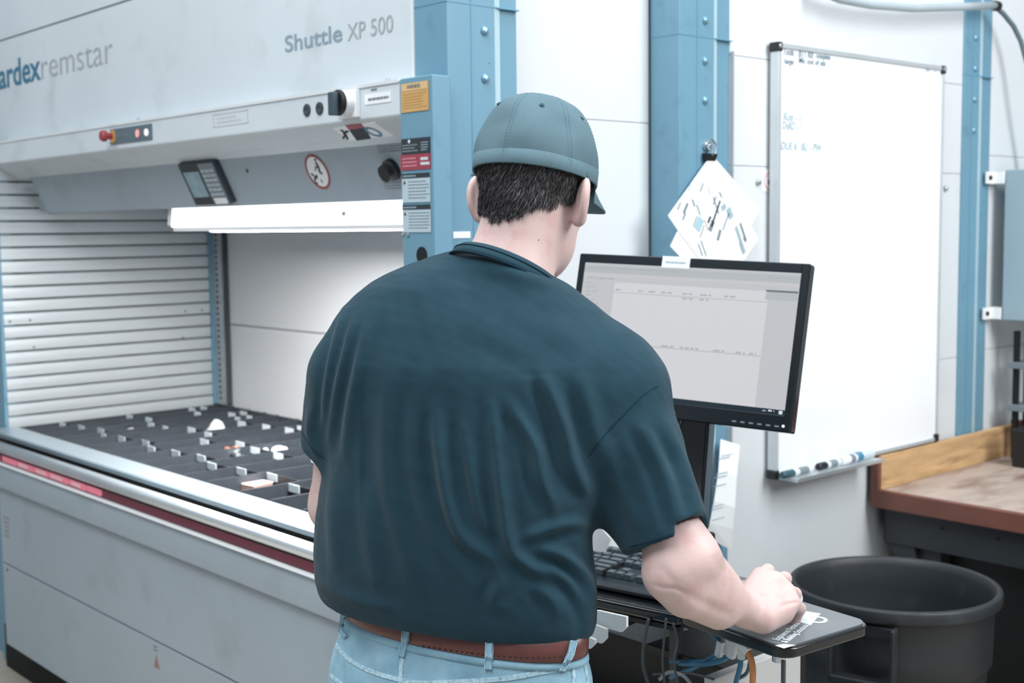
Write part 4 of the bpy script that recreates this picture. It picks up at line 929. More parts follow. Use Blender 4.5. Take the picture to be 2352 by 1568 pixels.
def cast(T, px, py):
    """first hit on a surface along the sight line of the photograph's pixel"""
    d = Vector(ray(px, py)).normalized(); h = T.ray_cast(Vector(CAM), d); return h[0], h[1]
def densify(pts, step=6.):
    o = []
    for i in range(len(pts) - 1):
        p0, p1, p2, p3 = (np.array(pts[max(i - 1, 0)], float), np.array(pts[i], float), np.array(pts[i + 1], float), np.array(pts[min(i + 2, len(pts) - 1)], float))
        n = max(1, int(np.linalg.norm(p2 - p1) / step))
        for k in range(n):
            s = k / n; o.append(.5 * ((2 * p1) + (p2 - p0) * s + (2 * p0 - 5 * p1 + 4 * p2 - p3) * s * s + (-p0 + 3 * p1 - 3 * p2 + p3) * s ** 3))
    return o + [np.array(pts[-1], float)]
def ribbon(T, pts, w, t, lift=0.0, b=None, dash=None):
    """a band of cloth w wide and t thick lying on a surface along a line"""
    b = b or MB(); P = []
    for px, py in densify(pts):
        h, n = cast(T, px, py)
        if h is not None: P.append((h + n * lift, n))
    if len(P) < 2: return b
    rings = []
    for i, (p, n) in enumerate(P):
        d = (P[min(i + 1, len(P) - 1)][0] - P[max(i - 1, 0)][0]).normalized(); s = n.cross(d).normalized()
        rings.append([p - s * w / 2 - n * .001, p - s * w * .42 + n * t, p + s * w * .42 + n * t, p + s * w / 2 - n * .001])
    if dash:
        on_, off_ = dash; i = 0
        while i + on_ < len(rings):
            A, C = rings[i], rings[i + on_]; vs = [b.b.verts.new(v) for v in A + C]
            for f in ((0, 1, 5, 4), (1, 2, 6, 5), (2, 3, 7, 6), (3, 2, 1, 0), (4, 5, 6, 7)): b.b.faces.new([vs[j] for j in f])
            i += on_ + off_
        return b
    R_ = [[b.b.verts.new(v) for v in r] for r in rings]
    for A, C in zip(R_, R_[1:]):
        for k in range(3): b.b.faces.new([A[k], A[k + 1], C[k + 1], C[k]])
        b.b.faces.new([A[3], A[0], C[0], C[3]])
    b.b.faces.new(R_[0][::-1]); b.b.faces.new(R_[-1]); return b
# ------------------------------------------------------------------ the man
man = thing('person', 'man seen from behind in dark teal t-shirt, jeans and cap, right hand on the mouse', 'person', (0, 0, 0))
SKIN = mat('skin', (214, 186, 181), .5, noise=.06, nscale=14, bump=.12, bscale=260, sss=.10, spots=(30, (206, 160, 158), .52, .85))
SHIRT = mat('teal_jersey', (40, 66, 78), .88, noise=.07, nscale=26, bump=.30, bscale=900, spec=.04)
SHIRT.node_tree.nodes['Principled BSDF'].inputs['Sheen Weight'].default_value = .10
SHIRT.node_tree.nodes['Principled BSDF'].inputs['Sheen Roughness'].default_value = .5
SEAMT = mat('teal_seam', (30, 55, 68), .9, noise=.05, spec=.1)
DENIM = mat('light_denim', (146, 184, 202), .85, noise=.16, nscale=22, bump=.5, bscale=700, spec=.15, spots=(9, (112, 152, 174), .52, .78))
DENS = mat('denim_seam', (176, 206, 218), .85, noise=.12, nscale=120, spots=(160, (112, 148, 168), .45, .75))
LEATH = mat('brown_leather', (104, 62, 58), .34, noise=.10, nscale=26, bump=.15, bscale=220)
CAPM = mat('slate_twill', (96, 121, 131), .85, noise=.06, nscale=20, bump=.35, bscale=1100, spec=.15)
HAIRM = mat('dark_hair', (62, 58, 60), .45, noise=.5, nscale=160); HAIRG = mat('grey_hair', (132, 132, 136), .45, noise=.25, nscale=90)

# head frame
yaw, pitch = math.radians(25), math.radians(11)
hf0 = ef * math.cos(yaw) + er * math.sin(yaw); hr = er * math.cos(yaw) - ef * math.sin(yaw)
hfw = hf0 * math.cos(pitch) - ez_ * math.sin(pitch); hup = ez_ * math.cos(pitch) + hf0 * math.sin(pitch)
ro = math.radians(2.5); hr2 = hr * math.cos(ro) - hup * math.sin(ro); hup = hup * math.cos(ro) + hr * math.sin(ro); hr = hr2
HC = dep(1226, 404, 1.955)                      # centre of the head at the cap's hem
def hl(x, y, z): return HC + hr * x + hfw * y + hup * z
HAX = np.stack([hr, hfw, hup])

# key joints, measured on the photograph with their distance
nbase = dep(1160, 650, 1.93); ntop = hl(0, -.015, -.075)
shR, elR, wrR = dep(1440, 880, 1.86), dep(1553, 1304, 1.800), dep(1722, 1410, 1.905)
shL, elL = dep(815, 830, 1.93), dep(775, 1160, 1.99)
kbc = KT @ Vector((-.42, .09, .045)); wrL = np.array([kbc.x - .01, kbc.y - .11, kbc.z + .012])

def sdf_head(P):
    q = ((P - HC.astype(np.float32)) @ HAX.T.astype(np.float32)); 
    E = lambda c, r: ell(q, c, np.eye(3), r)
    d = E((0, -.002, .018), (.079, .101, .098))
    d = smin(d, E((0, .028, -.055), (.064, .072, .078)), .035)
    d = smin(d, E((0, .050, -.112), (.046, .050, .036)), .045)
    d = smin(d, E((0, .080, -.128), (.020, .020, .018)), .03)
    d = smin(d, E((0, .092, .004), (.050, .014, .014)), .02)                    # brow
    d = smin(d, cone(q, (0, .094, -.012), (0, .118, -.050), .008, .013), .014)   # nose
    d = smin(d, cone(q, (-.012, .106, -.054), (.012, .106, -.054), .009, .009), .01)
    for s in (-1, 1):
        d = smax(d, -E((s * .031, .104, -.012), (.016, .014, .011)), .014)       # eye socket
        d = smin(d, E((s * .046, .062, -.040), (.020, .024, .022)), .02)         # cheek
    d = smin(d, cone(q, (-.018, .098, -.083), (.018, .098, -.083), .0055, .0055), .006)
    d = smin(d, cone(q, (-.015, .096, -.094), (.015, .096, -.094), .0065, .0065), .006)
    for s in (-1, 1):
        ax = np.array([[1, s * .50, 0], [s * -.50, 1, .22], [0, -.22, 1]]); ax = ax / np.linalg.norm(ax, axis=1, keepdims=True)
        c = np.array([s * .090, -.006, -.038]); 
        e = ell(q, c, ax, (.0115, .021, .035)); e = smax(e, -ell(q, c + ax[0] * s * .009 + np.array([0, .004, .002]), ax, (.009, .014, .026)), .006)
        e = smin(e, ell(q, c + np.array([-s * .006, .004, -.028]), np.eye(3), (.008, .009, .011)), .01)
        e = smin(e, ell(q, c + np.array([-s * .010, .012, -.004]), np.eye(3), (.010, .010, .018)), .010)
        e = smax(e, -ell(q, c + np.array([-s * .004, -.0165, .004]), ax, (.0045, .0045, .022)), .004)
        d = smin(d, e, .010)
    return d
HF = None
def hand_frame(wr, k_mid, pinky_dir, up=(0, 0, 1)):
    y = np.array(k_mid) - np.array(wr); L = np.linalg.norm(y); y = y / L; x = np.array(pinky_dir, float); x -= y * (x @ y); x /= np.linalg.norm(x)
    z = np.cross(x, y); z = z * (1 if z @ np.array(up) > 0 else -1); return x, y, z, L
def hand(P, wr, x, y, z, s=1.0, curl=(1, 1, 1, 1), thumb=1):
    """right hand: x towards the little finger, y towards the fingertips, z out of the back of the hand"""
    T = lambda a: np.asarray(wr) + (x * a[0] + y * a[1] + z * a[2]) * s
    d = None
    mcp = [(-.034, .088, .010), (-.011, .095, .014), (.012, .090, .011), (.031, .080, .004)]
    pal = [(-.020, .012, 0), (-.007, .012, .002), (.007, .012, .001), (.019, .012, -.002)]
    for a, b, ra, rb in zip(pal, mcp, (.017, .017, .0165, .015), (.0135, .0135, .0130, .0115)):
        c = cone(P, T(a), T(b), ra * s, rb * s); d = c if d is None else smin(d, c, .020)
    d = smin(d, cone(P, T((.018, .020, -.010)), T((.030, .060, -.010)), .016 * s, .013 * s), .018)      # heel, little finger side
    d = smin(d, cone(P, T((-.020, .018, -.012)), T((-.036, .048, -.016)), .018 * s, .015 * s), .018)    # ball of the thumb
    seg = [(.044, .027, .022), (.049, .031, .023), (.045, .029, .023), (.035, .021, .020)]; rad = [.0098, .0100, .0095, .0084]
    spread = (-.10, -.02, .07, .17)
    for i in range(4):
        p = np.array(mcp[i]); ang = (.30, .42, .46, .42)[i] * curl[i]; r = rad[i]
        q = [p]
        for k, L in enumerate(seg[i]):
            a = ang + (0, .62 * curl[i], 1.05 * curl[i])[k]
            p = p + np.array([math.sin(spread[i]) * L * math.cos(a), math.cos(spread[i]) * L * math.cos(a), -L * math.sin(a)]); q.append(p)
        f = smin(cone(P, T(q[0]), T(q[1]), (r + .0022) * s, (r + .0006) * s), cone(P, T(q[1]), T(q[2]), (r + .0006) * s, (r - .0006) * s), .004)
        f = smin(f, cone(P, T(q[2]), T(q[3]), (r - .0006) * s, (r - .0016) * s), .003)
        f = smin(f, ell(P, T(q[1] + np.array([0, 0, .0015])), np.stack([x, y, z]), np.array((r * 1.02, r * .9, r)) * s), .003)
        d = smin(d, f, .0040)
    t = [np.array(v) for v in ((-.028, .030, -.010), (-.047, .058, -.016), (-.050, .088, -.022), (-.040, .112, -.028))]
    f = smin(smin(cone(P, T(t[0]), T(t[1]), .0155 * s, .0125 * s), cone(P, T(t[1]), T(t[2]), .0125 * s, .0110 * s), .004), cone(P, T(t[2]), T(t[3]), .0110 * s, .0085 * s), .003)
    return smin(d, f, .010)
kmid = dep(1795, 1352, 1.985); RHX = on(1818, 1420, 'z', .99) - on(1750, 1330, 'z', .99)
hRx, hRy, hRz, hL_ = hand_frame(wrR, kmid, RHX)
hRx = hRx * math.cos(.55) - hRz * math.sin(.55); hRz = np.cross(hRx, hRy); hRz *= np.sign(hRz[2])
hRx = hRx / np.linalg.norm(hRx)
kmL = np.array([kbc.x + .0, kbc.y - .01, kbc.z + .006]); hLx, hLy, hLz, _ = hand_frame(wrL, kmL, (-1, 0, 0))

def sdf_body(P):
    P = np.asarray(P, np.float32); d = sdf_head(P)
    d = smin(d, cone(P, ntop, nbase, .060, .066), .03)
    d = smin(d, cone(P, hl(0, -.052, -.055), nbase - ef * .010 + er * .006, .040, .055), .03)
    d = smin(d, cone(P, nbase - ef * .02, dep(1030, 700, 1.90), .050, .05), .04)      # trapezius
    d = smin(d, cone(P, nbase - ef * .01, dep(1250, 790, 1.90), .050, .04), .03)
    d = smin(d, cone(P, dep(1130, 800, 1.91), dep(1100, 1100, 1.90), .065, .055), .05)  # trunk core under the shirt
    d = smin(d, cone(P, dep(1030, 760, 1.92), shL, .05, .045), .03); d = smin(d, cone(P, dep(1290, 850, 1.90), shR, .045, .042), .03)
    # right arm
    up = (shR * .45 + elR * .55)
    d = smin(d, cone(P, shR, elR, .043, .040), .015)
    d = smin(d, cone(P, up + ef * .008 + er * .006, dep(1594, 1282, 1.80), .030, .029), .03)
    d = smin(d, ell(P, elR - er * .006 - ef * .008, np.eye(3), (.033, .033, .033)), .03)
    d = smin(d, cone(P, dep(1600, 1280, 1.80), dep(1655, 1345, 1.86), .030, .026), .03)       # elbow
    fx = (wrR - elR) / np.linalg.norm(wrR - elR); wide = np.cross(fx, ez_); wide /= np.linalg.norm(wide)
    mid = elR + (wrR - elR) * .34 + ez_ * .003
    d = smin(d, cone(P, elR, mid, .038, .040), .012)
    d = smin(d, smin(cone(P, dep(1532, 1325, 1.79), dep(1573, 1364, 1.80), .030, .031), cone(P, dep(1573, 1364, 1.80), dep(1650, 1402, 1.85), .031, .028), .01), .02)
    d = smin(d, ellcone(P, mid, wrR - fx * .01, wide, (.040, .037), (.031, .025)), .02)
    d = smin(d, hand(P, wrR - hRy * .002, hRx, hRy, hRz, 1.03, (.85, .92, 1.15, 1.5)), .014)
    # left arm
    d = smin(d, cone(P, shL, elL, .052, .042), .02)
    fl_ = (wrL - elL) / np.linalg.norm(wrL - elL)
    d = smin(d, cone(P, elL, elL + (wrL - elL) * .35, .042, .042), .02); d = smin(d, cone(P, elL + (wrL - elL) * .3, wrL, .042, .027), .015)
    d = smin(d, hand(P, wrL, hLx, hLy, hLz, .98, (.8, .85, .9, .9)), .014)
    return d
cc0 = dep(1170, 628, 1.915); ca = er * math.cos(.40) - ez_ * math.sin(.40); cb = ef * math.cos(.34) - ez_ * math.sin(.34) ; cn = np.cross(ca, cb); cn *= np.sign(cn[2])
# ---- t-shirt
SL = [(560, 1070), (576, 1040), (585, 1000), (600, 948), (622, 893), (650, 842), (680, 803), (710, 778), (740, 760), (770, 748), (800, 741), (850, 736), (900, 738), (1000, 748), (1070, 747), (1100, 739), (1180, 726), (1260, 722), (1335, 726), (1362, 740), (1385, 765), (1405, 798), (1440, 830)]
SR = [(560, 1090), (576, 1110), (600, 1190), (625, 1245), (655, 1284), (690, 1340), (745, 1400), (790, 1440), (845, 1470), (885, 1476), (950, 1455), (1050, 1415), (1130, 1382), (1205, 1358), (1260, 1361), (1340, 1371), (1425, 1371), (1450, 1362), (1475, 1338), (1495, 1300)]
def slices(zs, Dl, Dr, th, SLp, SRp, off=0.):
    T = []
    for z in zs:
        a = {}
        for side, Df, tab in (('l', Dl, SLp), ('r', Dr, SRp)):
            D = Df(z); row = H / 2 + 0.; # row of a point at height z and view depth D
            P0 = CAM + ef * D; P0[2] = z; s_ = D / proj(P0)[2]; P0 = CAM + ef * D * s_; P0[2] = z; row = proj(P0)[1]
            x = np.interp(row, [t[0] for t in tab], [t[1] for t in tab]); q = dep(x, row, D); a[side] = ((q - CAM) @ er, (q - CAM) @ ef)
        T.append((z, (a['l'][0] + a['r'][0]) / 2, (a['r'][0] - a['l'][0]) / 2 + off, (a['l'][1] + a['r'][1]) / 2, (a['r'][1] - a['l'][1]) / max(.02, a['r'][0] - a['l'][0]), th(z) + off))
    return np.array(T)
def loft(P, T, n=2.25):
    z = P[:, 2]; c = [np.interp(z, T[:, 0], T[:, i]).astype(np.float32) for i in range(1, 6)]
    u = (P - CAM.astype(np.float32)) @ er.astype(np.float32); w = (P - CAM.astype(np.float32)) @ ef.astype(np.float32)
    a, t = np.maximum(c[1], .004), np.maximum(c[4], .004); x = (u - c[0]) / a; y = (w - c[2] - c[3] * (u - c[0])) / t
    r = (np.abs(x) ** n + np.abs(y) ** n) ** (1 / n)
    d = (r - 1) * np.minimum(a, t)
    return smax(d, np.maximum(z - T[-1, 0], T[0, 0] - z), .008)
I_ = lambda xs, ys: (lambda z: float(np.interp(z, xs, ys)))
sD_l = I_([1.0, 1.2, 1.4, 1.56], [2.00, 1.96, 1.925, 1.93]); sD_r = I_([1.0, 1.2, 1.4, 1.56], [1.82, 1.84, 1.87, 1.93])
sth = I_([1.005, 1.035, 1.1, 1.25, 1.38, 1.46, 1.51, 1.54, 1.556, 1.562], [.105, .122, .130, .136, .128, .112, .096, .080, .055, .02])
TS = slices(np.concatenate([[1.009, 1.014, 1.021], np.linspace(1.03, 1.50, 24), np.linspace(1.51, 1.562, 14)]), sD_l, sD_r, sth, SL, SR)
hemR, hemL = dep(1541, 1232, 1.805), dep(765, 1032, 1.975)
aR0, aL0 = dep(1420, 880, 1.865), dep(802, 870, 1.93)
axR = (hemR - dep(1455, 1020, 1.84)); axR /= np.linalg.norm(axR); axL = (hemL - aL0); axL /= np.linalg.norm(axL)
sideR = er * .94 + ez_ * .34; sideR -= axR * (sideR @ axR); sideR /= np.linalg.norm(sideR)
def hem_cut(P):
    s_ = (P - hemR) @ sideR; k = np.clip((s_ - .004) / .007, 0, 1); back = np.clip(.5 - ((P - hemR) @ ef) / .02, 0, 1)
    return (P - hemR) @ axR - .006 - .06 * s_ + .019 * k * k * (3 - 2 * k) * back
def sdf_shirt(P, hollow=True):
    d = loft(P, TS)
    s = smin(cone(P, aR0, dep(1462, 1020, 1.84), .064, .063), cone(P, dep(1462, 1020, 1.84), hemR + axR * .05, .064, .057), .02)
    s = smin(s, cone(P, dep(1385, 1060, 1.87), dep(1478, 1230, 1.83), .050, .034), .04)
    s = smax(s, hem_cut(P), .004)
    if hollow: s = smax(s, -smin(cone(P, hemR - axR * .03, hemR + axR * .06, .0500, .0480), cone(P, hemR - axR * .03, dep(1478, 1236, 1.83) + axR * .03, .044, .026), .01), .004)
    d = smin(d, s, .035)
    yk = smin(cone(P, dep(1262, 724, 1.90), dep(1398, 846, 1.875), .044, .050), cone(P, dep(1398, 846, 1.875), dep(1432, 900, 1.865), .050, .062), .02)
    d = smin(d, yk, .035)
    d = smin(d, ell(P, cc0 - cn * .022, np.stack([ca, cb, cn]), (.092, .088, .030)), .03)
    s = cone(P, aL0, hemL + axL * .04, .061, .050); s = smax(s, (P - hemL) @ axL, .004); s = smax(s, -cone(P, hemL - axL * .04, hemL + axL * .06, .046, .044), .004) if hollow else s
    return smin(d, s, .03)
def sdf_skin(P):
    d = sdf_body(P); nd = (P - cc0) @ cn
    cov = (nd < -.012) & (((P - hemR) @ axR < -.012) | (np.linalg.norm(P - hemR, axis=1) > .16)) & (((P - hemL) @ axL < -.012) | (np.linalg.norm(P - hemL, axis=1) > .13))
    cov &= (P[:, 2] > 1.02) & ~((np.linalg.norm(P - elR, axis=1) < .06)); armR = ((P - hemR) @ axR > 0) & (np.linalg.norm(P - wrR, axis=1) < .40); armL = ((P - hemL) @ axL > 0) & ((P - CAM) @ ef > 1.96)
    cov &= ~armR & ~armL; ix = np.where(cov & (d < .03))[0]
    if len(ix): d[ix] = np.maximum(d[ix], sdf_shirt(P[ix], False) + .008)
    return d
def fold_disp(V_, N_, folds, gain=1.):
    q = proj(V_); vd = V_ - CAM; vd /= np.linalg.norm(vd, axis=1, keepdims=True); face = np.clip(-(N_ * vd).sum(1) * 3.0, 0, 1)
    disp = np.zeros(len(V_))
    for pts, w, A in folds:
        L = np.array(densify(pts, 7.)); lo, hi = L.min(0) - 60, L.max(0) + 60
        ix = np.where((q[:, 0] > lo[0]) & (q[:, 0] < hi[0]) & (q[:, 1] > lo[1]) & (q[:, 1] < hi[1]) & (face > 0))[0]
        if len(ix) == 0: continue
        j = ((q[ix, None, :2] - L[None]) ** 2).sum(2).argmin(1); t = j / (len(L) - 1)
        tg = np.gradient(L, axis=0); tg /= np.linalg.norm(tg, axis=1, keepdims=True)
        dv = q[ix, :2] - L[j]; s_ = dv[:, 0] * tg[j, 1] - dv[:, 1] * tg[j, 0]; al = (dv * tg[j]).sum(1)
        env = np.sin(np.clip(t, 0.02, .98) * PI) ** .6 * np.exp(-(al / (w * 1.5)) ** 2)
        if A > 0: pr_ = np.exp(-(s_ / (1.15 * w)) ** 2) - .75 * np.exp(-((s_ + 2.0 * w) / (1.1 * w)) ** 2) - .25 * np.exp(-((s_ - 2.2 * w) / (1.2 * w)) ** 2)
        else: pr_ = np.exp(-(s_ / w) ** 2)
        disp[ix] += gain * A * env * face[ix] * pr_
    return disp
def vnoise(P, f, seed=0):
    r = np.random.default_rng(seed); o = np.zeros(len(P))
    for _ in range(7):
        k = r.normal(size=3); k *= f * r.uniform(.6, 1.5) / np.linalg.norm(k); o += np.sin(P @ k + r.uniform(0, 6.28))
    return o / 7
# body: one continuous skin
bV, bF = mesh_sdf(sdf_skin, (HC[0] - .9, HC[1] - .62, .88), (HC[0] + .62, HC[1] + .55, 1.88), .0026)
bV = relax(bV, bF, 1, .4)
sk = fold_disp(bV, vnormals(bV, bF), [([(1500, 1343), (1525, 1350), (1552, 1352), (1572, 1362)], 5, -.0028), ([(1565, 1358), (1610, 1382), (1655, 1404), (1690, 1418)], 13, -.0022), ([(1515, 1300), (1540, 1330), (1560, 1345)], 12, -.0014),
    ([(1736, 1368), (1748, 1392), (1745, 1416)], 5, -.0012), ([(1760, 1338), (1776, 1328), (1792, 1318)], 4, -.0022), ([(1782, 1362), (1802, 1350), (1826, 1342)], 4, -.0022), ([(1790, 1392), (1812, 1386), (1836, 1382)], 4, -.0022),
    ([(1735, 1345), (1760, 1322)], 7, -.0010), ([(1745, 1372), (1780, 1350)], 7, -.0010), ([(1320, 590), (1318, 620), (1300, 645)], 8, -.0012), ([(1640, 1270), (1655, 1300), (1675, 1325)], 12, -.0012)])
bV = bV + vnormals(bV, bF) * (sk + .0004 * vnoise(bV, 90, 21))[:, None]
# knuckle creases and tendons stay as fine relief in the skin
body = np_mesh('body', bV, bF, SKIN, man)
bT = bvh(bV, bF); bN = vnormals(bV, bF)

sV, sF = mesh_sdf(sdf_shirt, (HC[0] - .75, HC[1] - .62, .96), (HC[0] + .62, HC[1] + .42, 1.60), .0036)
sV = relax(sV, sF, 3, .5); sN = vnormals(sV, sF)
folds = [ ([(1315, 700), (1240, 690), (1180, 660)], 16, .0015),  # ridge lines of the cloth: width in pixels, height in metres
    ([(1130, 933), (1143, 1049), (1156, 1158), (1172, 1254), (1214, 1299), (1291, 1334)], 13, .0065), ([(1175, 935), (1227, 1023), (1246, 1107), (1275, 1171)], 13, .0065),
    ([(1246, 858), (1291, 972), (1317, 1074), (1355, 1142)], 14, .0080), ([(1002, 936), (1014, 1062), (1040, 1190), (1082, 1252), (1160, 1292)], 15, .0070),
    ([(899, 840), (889, 1010), (905, 1171), (955, 1332)], 22, .0045), ([(789, 724), (757, 849), (744, 980)], 8, .0045), ([(815, 730), (779, 869), (760, 1010)], 9, .0045), ([(846, 740), (810, 900), (790, 1060)], 11, .0035),
    ([(1205, 1236), (1290, 1206), (1352, 1204)], 11, .0050), ([(1235, 1258), (1297, 1280), (1346, 1332), (1362, 1400)], 12, .0065), ([(1255, 1300), (1305, 1330), (1340, 1390), (1350, 1440)], 11, .0045),
    ([(1110, 1290), (1150, 1330), (1135, 1380), (1165, 1400)], 14, .0035), ([(1230, 1340), (1270, 1380), (1280, 1420)], 14, .0035), ([(1060, 960), (1078, 1060), (1098, 1160), (1130, 1240)], 12, .0040),
    ([(960, 880), (948, 1010), (962, 1130), (1000, 1240), (1050, 1310)], 16, .0035), ([(1100, 745), (1180, 780), (1262, 805)], 26, .0020), ([(1160, 700), (1260, 745), (1350, 800)], 26, .0022), ([(1330, 850), (1350, 930), (1372, 1010), (1395, 1090)], 16, .0040),
    ([(1471, 972), (1530, 1100), (1556, 1210)], 14, .0045), ([(1520, 960), (1575, 1080), (1606, 1180)], 11, .0035), ([(1400, 1010), (1420, 1110), (1470, 1220)], 14, .0030), ([(715, 930), (712, 1000), (735, 1050)], 9, .0035), ([(770, 1100), (765, 1200), (775, 1320)], 16, .0030), ([(850, 1100), (850, 1220), (870, 1350)], 18, .0025), ([(740, 1330), (800, 1372), (900, 1400)], 14, .0030)]
disp = fold_disp(sV, sN, folds, 1.45)
disp += .0016 * vnoise(sV * [1, 1, .45], 62, 3) + .0010 * vnoise(sV * [1, 1, .5], 130, 4) + .0006 * vnoise(sV, 260, 5)
sV = sV + sN * disp[:, None]; sV = relax(sV, sF, 1, .3)
shirt = np_mesh('t_shirt', sV, sF, SHIRT, man); sT = bvh(sV, sF)
MBs = MB(); ribbon(sT, [(1511, 886), (1480, 905), (1430, 955), (1385, 1003), (1352, 1048)], .0018, .0007, 0, MBs); MBs.build('shoulder_seam', SEAMT, shirt)
b = MB(); ribbon(sT, [(1448, 1254), (1485, 1246), (1525, 1234), (1558, 1222)], .0014, .0008, 0, b); b.build('hem_stitch', SEAMT, shirt)
b = MB(); ribbon(sT, [(694, 990), (716, 1028), (745, 1052)], .0020, .0008, 0, b); b.build('hem_stitch', SEAMT, shirt)
# ribbed collar
def collar_pt(a, r, hgt): return cc0 + ca * math.cos(a) * (.084 + r) + cb * math.sin(a) * (.078 + r) + cn * hgt
b = MB(); rings = []
for k in range(72):
    a = 2 * PI * k / 72; rings.append([b.b.verts.new(Vector(collar_pt(a, r, h_))) for r, h_ in ((.010, -.012), (.0095, -.006), (.006, .002), (.002, .008), (-.001, .0095), (-.003, .008), (.002, -.004), (.005, -.014))])
for A, C in zip(rings, rings[1:] + rings[:1]):
    for i in range(8): b.b.faces.new([A[i], A[(i + 1) % 8], C[(i + 1) % 8], C[i]])
b.build('collar', SHIRT, shirt, smooth=True)
for rr_, hh_ in ((.0112, -.0125), (.0070, .0010)):
    b = MB(); b.tube([collar_pt(2 * PI * k / 60, rr_, hh_) for k in range(61)], .0011, 6); b.build('collar_stitch', SEAMT, shirt)

# ---- jeans and belt
JL = [(1380, 802), (1410, 793), (1450, 778), (1500, 762), (1568, 752), (1700, 748)]
JR = [(1380, 1330), (1440, 1345), (1485, 1341), (1520, 1352), (1568, 1364), (1700, 1370)]
jD_l = I_([.80, 1.0], [2.01, 2.01]); jD_r = I_([.8, 1.0], [1.81, 1.815])
jth = I_([.70, .82, .9, .96, 1.014], [.12, .132, .128, .112, .098])
TJ = slices(np.linspace(.74, 1.020, 20), jD_l, jD_r, jth, JL, JR)
hipc = CAM + er * TJ[0, 1] + ef * TJ[0, 3]; lat = er * math.cos(.42) - ef * math.sin(.42)
legs = []
for s_ in (-1, 1):
    h0 = hipc + lat * s_ * .095; h0[2] = .80; k0_ = hipc + lat * s_ * .115 + ef * .02; k0_[2] = .48; f0 = hipc + lat * s_ * .125 - ef * .02; f0[2] = .07; legs.append((h0, k0_, f0))
def sdf_jeans(P):
    d = loft(P, TJ, 2.2)
    for h0, k0_, f0 in legs: d = smin(d, smin(cone(P, h0, k0_, .098, .076), cone(P, k0_, f0, .074, .064), .02), .045)
    return smax(d, .035 - P[:, 2], .006)
jV, jF = mesh_sdf(sdf_jeans, (hipc[0] - .42, hipc[1] - .42, 0), (hipc[0] + .42, hipc[1] + .42, 1.02), .0055)
jV = relax(jV, jF, 2, .5); jN = vnormals(jV, jF); jV = jV + jN * (.0016 * vnoise(jV, 70, 8) + .0010 * vnoise(jV, 160, 9))[:, None]
jeans = np_mesh('jeans', jV, jF, DENIM, man); jT = bvh(jV, jF)
def belt_ring(z0, z1, off0, off1, name, m, par, arc=None):
    b = MB(); R_ = []; n = 96
    for k in range(n):
        a = 2 * PI * k / n; row = []
        for z, off in ((z0, off0 - .004), (z0, off0), (z0 + .002, off1), ((z0 + z1) / 2, off1 + .0008), (z1 - .002, off1), (z1, off0), (z1, off0 - .004)):
            c = [np.interp(min(z, 1.0195), TJ[:, 0], TJ[:, i]) for i in range(1, 6)]; ca_, sa_ = math.cos(a), math.sin(a)
            ex_ = abs(ca_) ** (2 / 2.2) * np.sign(ca_); ey_ = abs(sa_) ** (2 / 2.2) * np.sign(sa_)
            u_ = c[0] + (c[1] + off) * ex_; w_ = c[2] + c[3] * (c[1] + off) * ex_ + (c[4] + off) * ey_
            p = CAM + er * u_ + ef * w_; p[2] = z; row.append(b.b.verts.new(Vector(p)))
        R_.append(row)
    for A, C in zip(R_, R_[1:] + R_[:1]):
        for i in range(7): b.b.faces.new([A[i], A[(i + 1) % 7], C[(i + 1) % 7], C[i]])
    return b.build(name, m, par, smooth=True)
belt = belt_ring(.988, 1.022, .0012, .0052, 'belt', LEATH, man)
belt_ring(.977, .990, .000, .0030, 'waistband', DENIM, jeans)
b = MB(); BTb = bvh(np.array([tuple(v.co) for v in belt.data.vertices]), np.array([tuple(p.vertices) for p in belt.data.polygons]))
ribbon(BTb, [(806, 1446), (850, 1459), (920, 1475), (1000, 1489), (1080, 1500), (1120, 1505), (1200, 1511), (1270, 1510), (1320, 1503)], .0012, .0006, .0, b, dash=(1, 1)); b.build('belt_stitching', mat('dark_thread', (52, 30, 30), .8), belt)
both = [tuple(v) for v in jV.tolist()] + [tuple(v.co) for v in belt.data.vertices]
bothF = [tuple(f) for f in jF.tolist()] + [tuple(i + len(jV) for i in p.vertices) for p in belt.data.polygons]
JB = BVHTree.FromPolygons(both, bothF)
for pts, w_ in (([(938, 1425), (935, 1450), (931, 1480), (924, 1508)], .0115), ([(1126, 1470), (1125, 1495), (1124, 1515), (1123, 1536)], .0125), ([(1316, 1470), (1310, 1500), (1300, 1520), (1290, 1540)], .010), ([(800, 1392), (788, 1420), (784, 1445), (797, 1462)], .008)):
    b = MB(); ribbon(JB, pts, w_, .0028, .0015, b); bl = b.build('belt_loop', DENIM, jeans)
    for sgn in (-.35, .35):
        b = MB(); ribbon(JB, [(x + sgn * w_ * 1560, y) for x, y in pts], .0014, .0038, .0015, b); b.build('loop_stitch', DENS, bl)
for nm, pts, w_ in (('yoke_seam', [(770, 1478), (800, 1512), (850, 1540), (918, 1561), (960, 1568), (1040, 1566), (1160, 1558), (1240, 1544), (1316, 1532)], .0075), ('centre_seam', [(924, 1508), (922, 1535), (919, 1566), (917, 1600)], .008), ('side_seam', [(1352, 1500), (1342, 1520), (1346, 1545), (1350, 1575)], .006), ('pocket_edge', [(752, 1508), (752, 1530), (760, 1550), (790, 1575), (820, 1600)], .007), ('pocket_edge', [(1316, 1534), (1318, 1556), (1318, 1590)], .006)):
    b = MB(); ribbon(jT, pts, w_, .0014, .0, b); sm_ = b.build(nm, DENS, jeans)
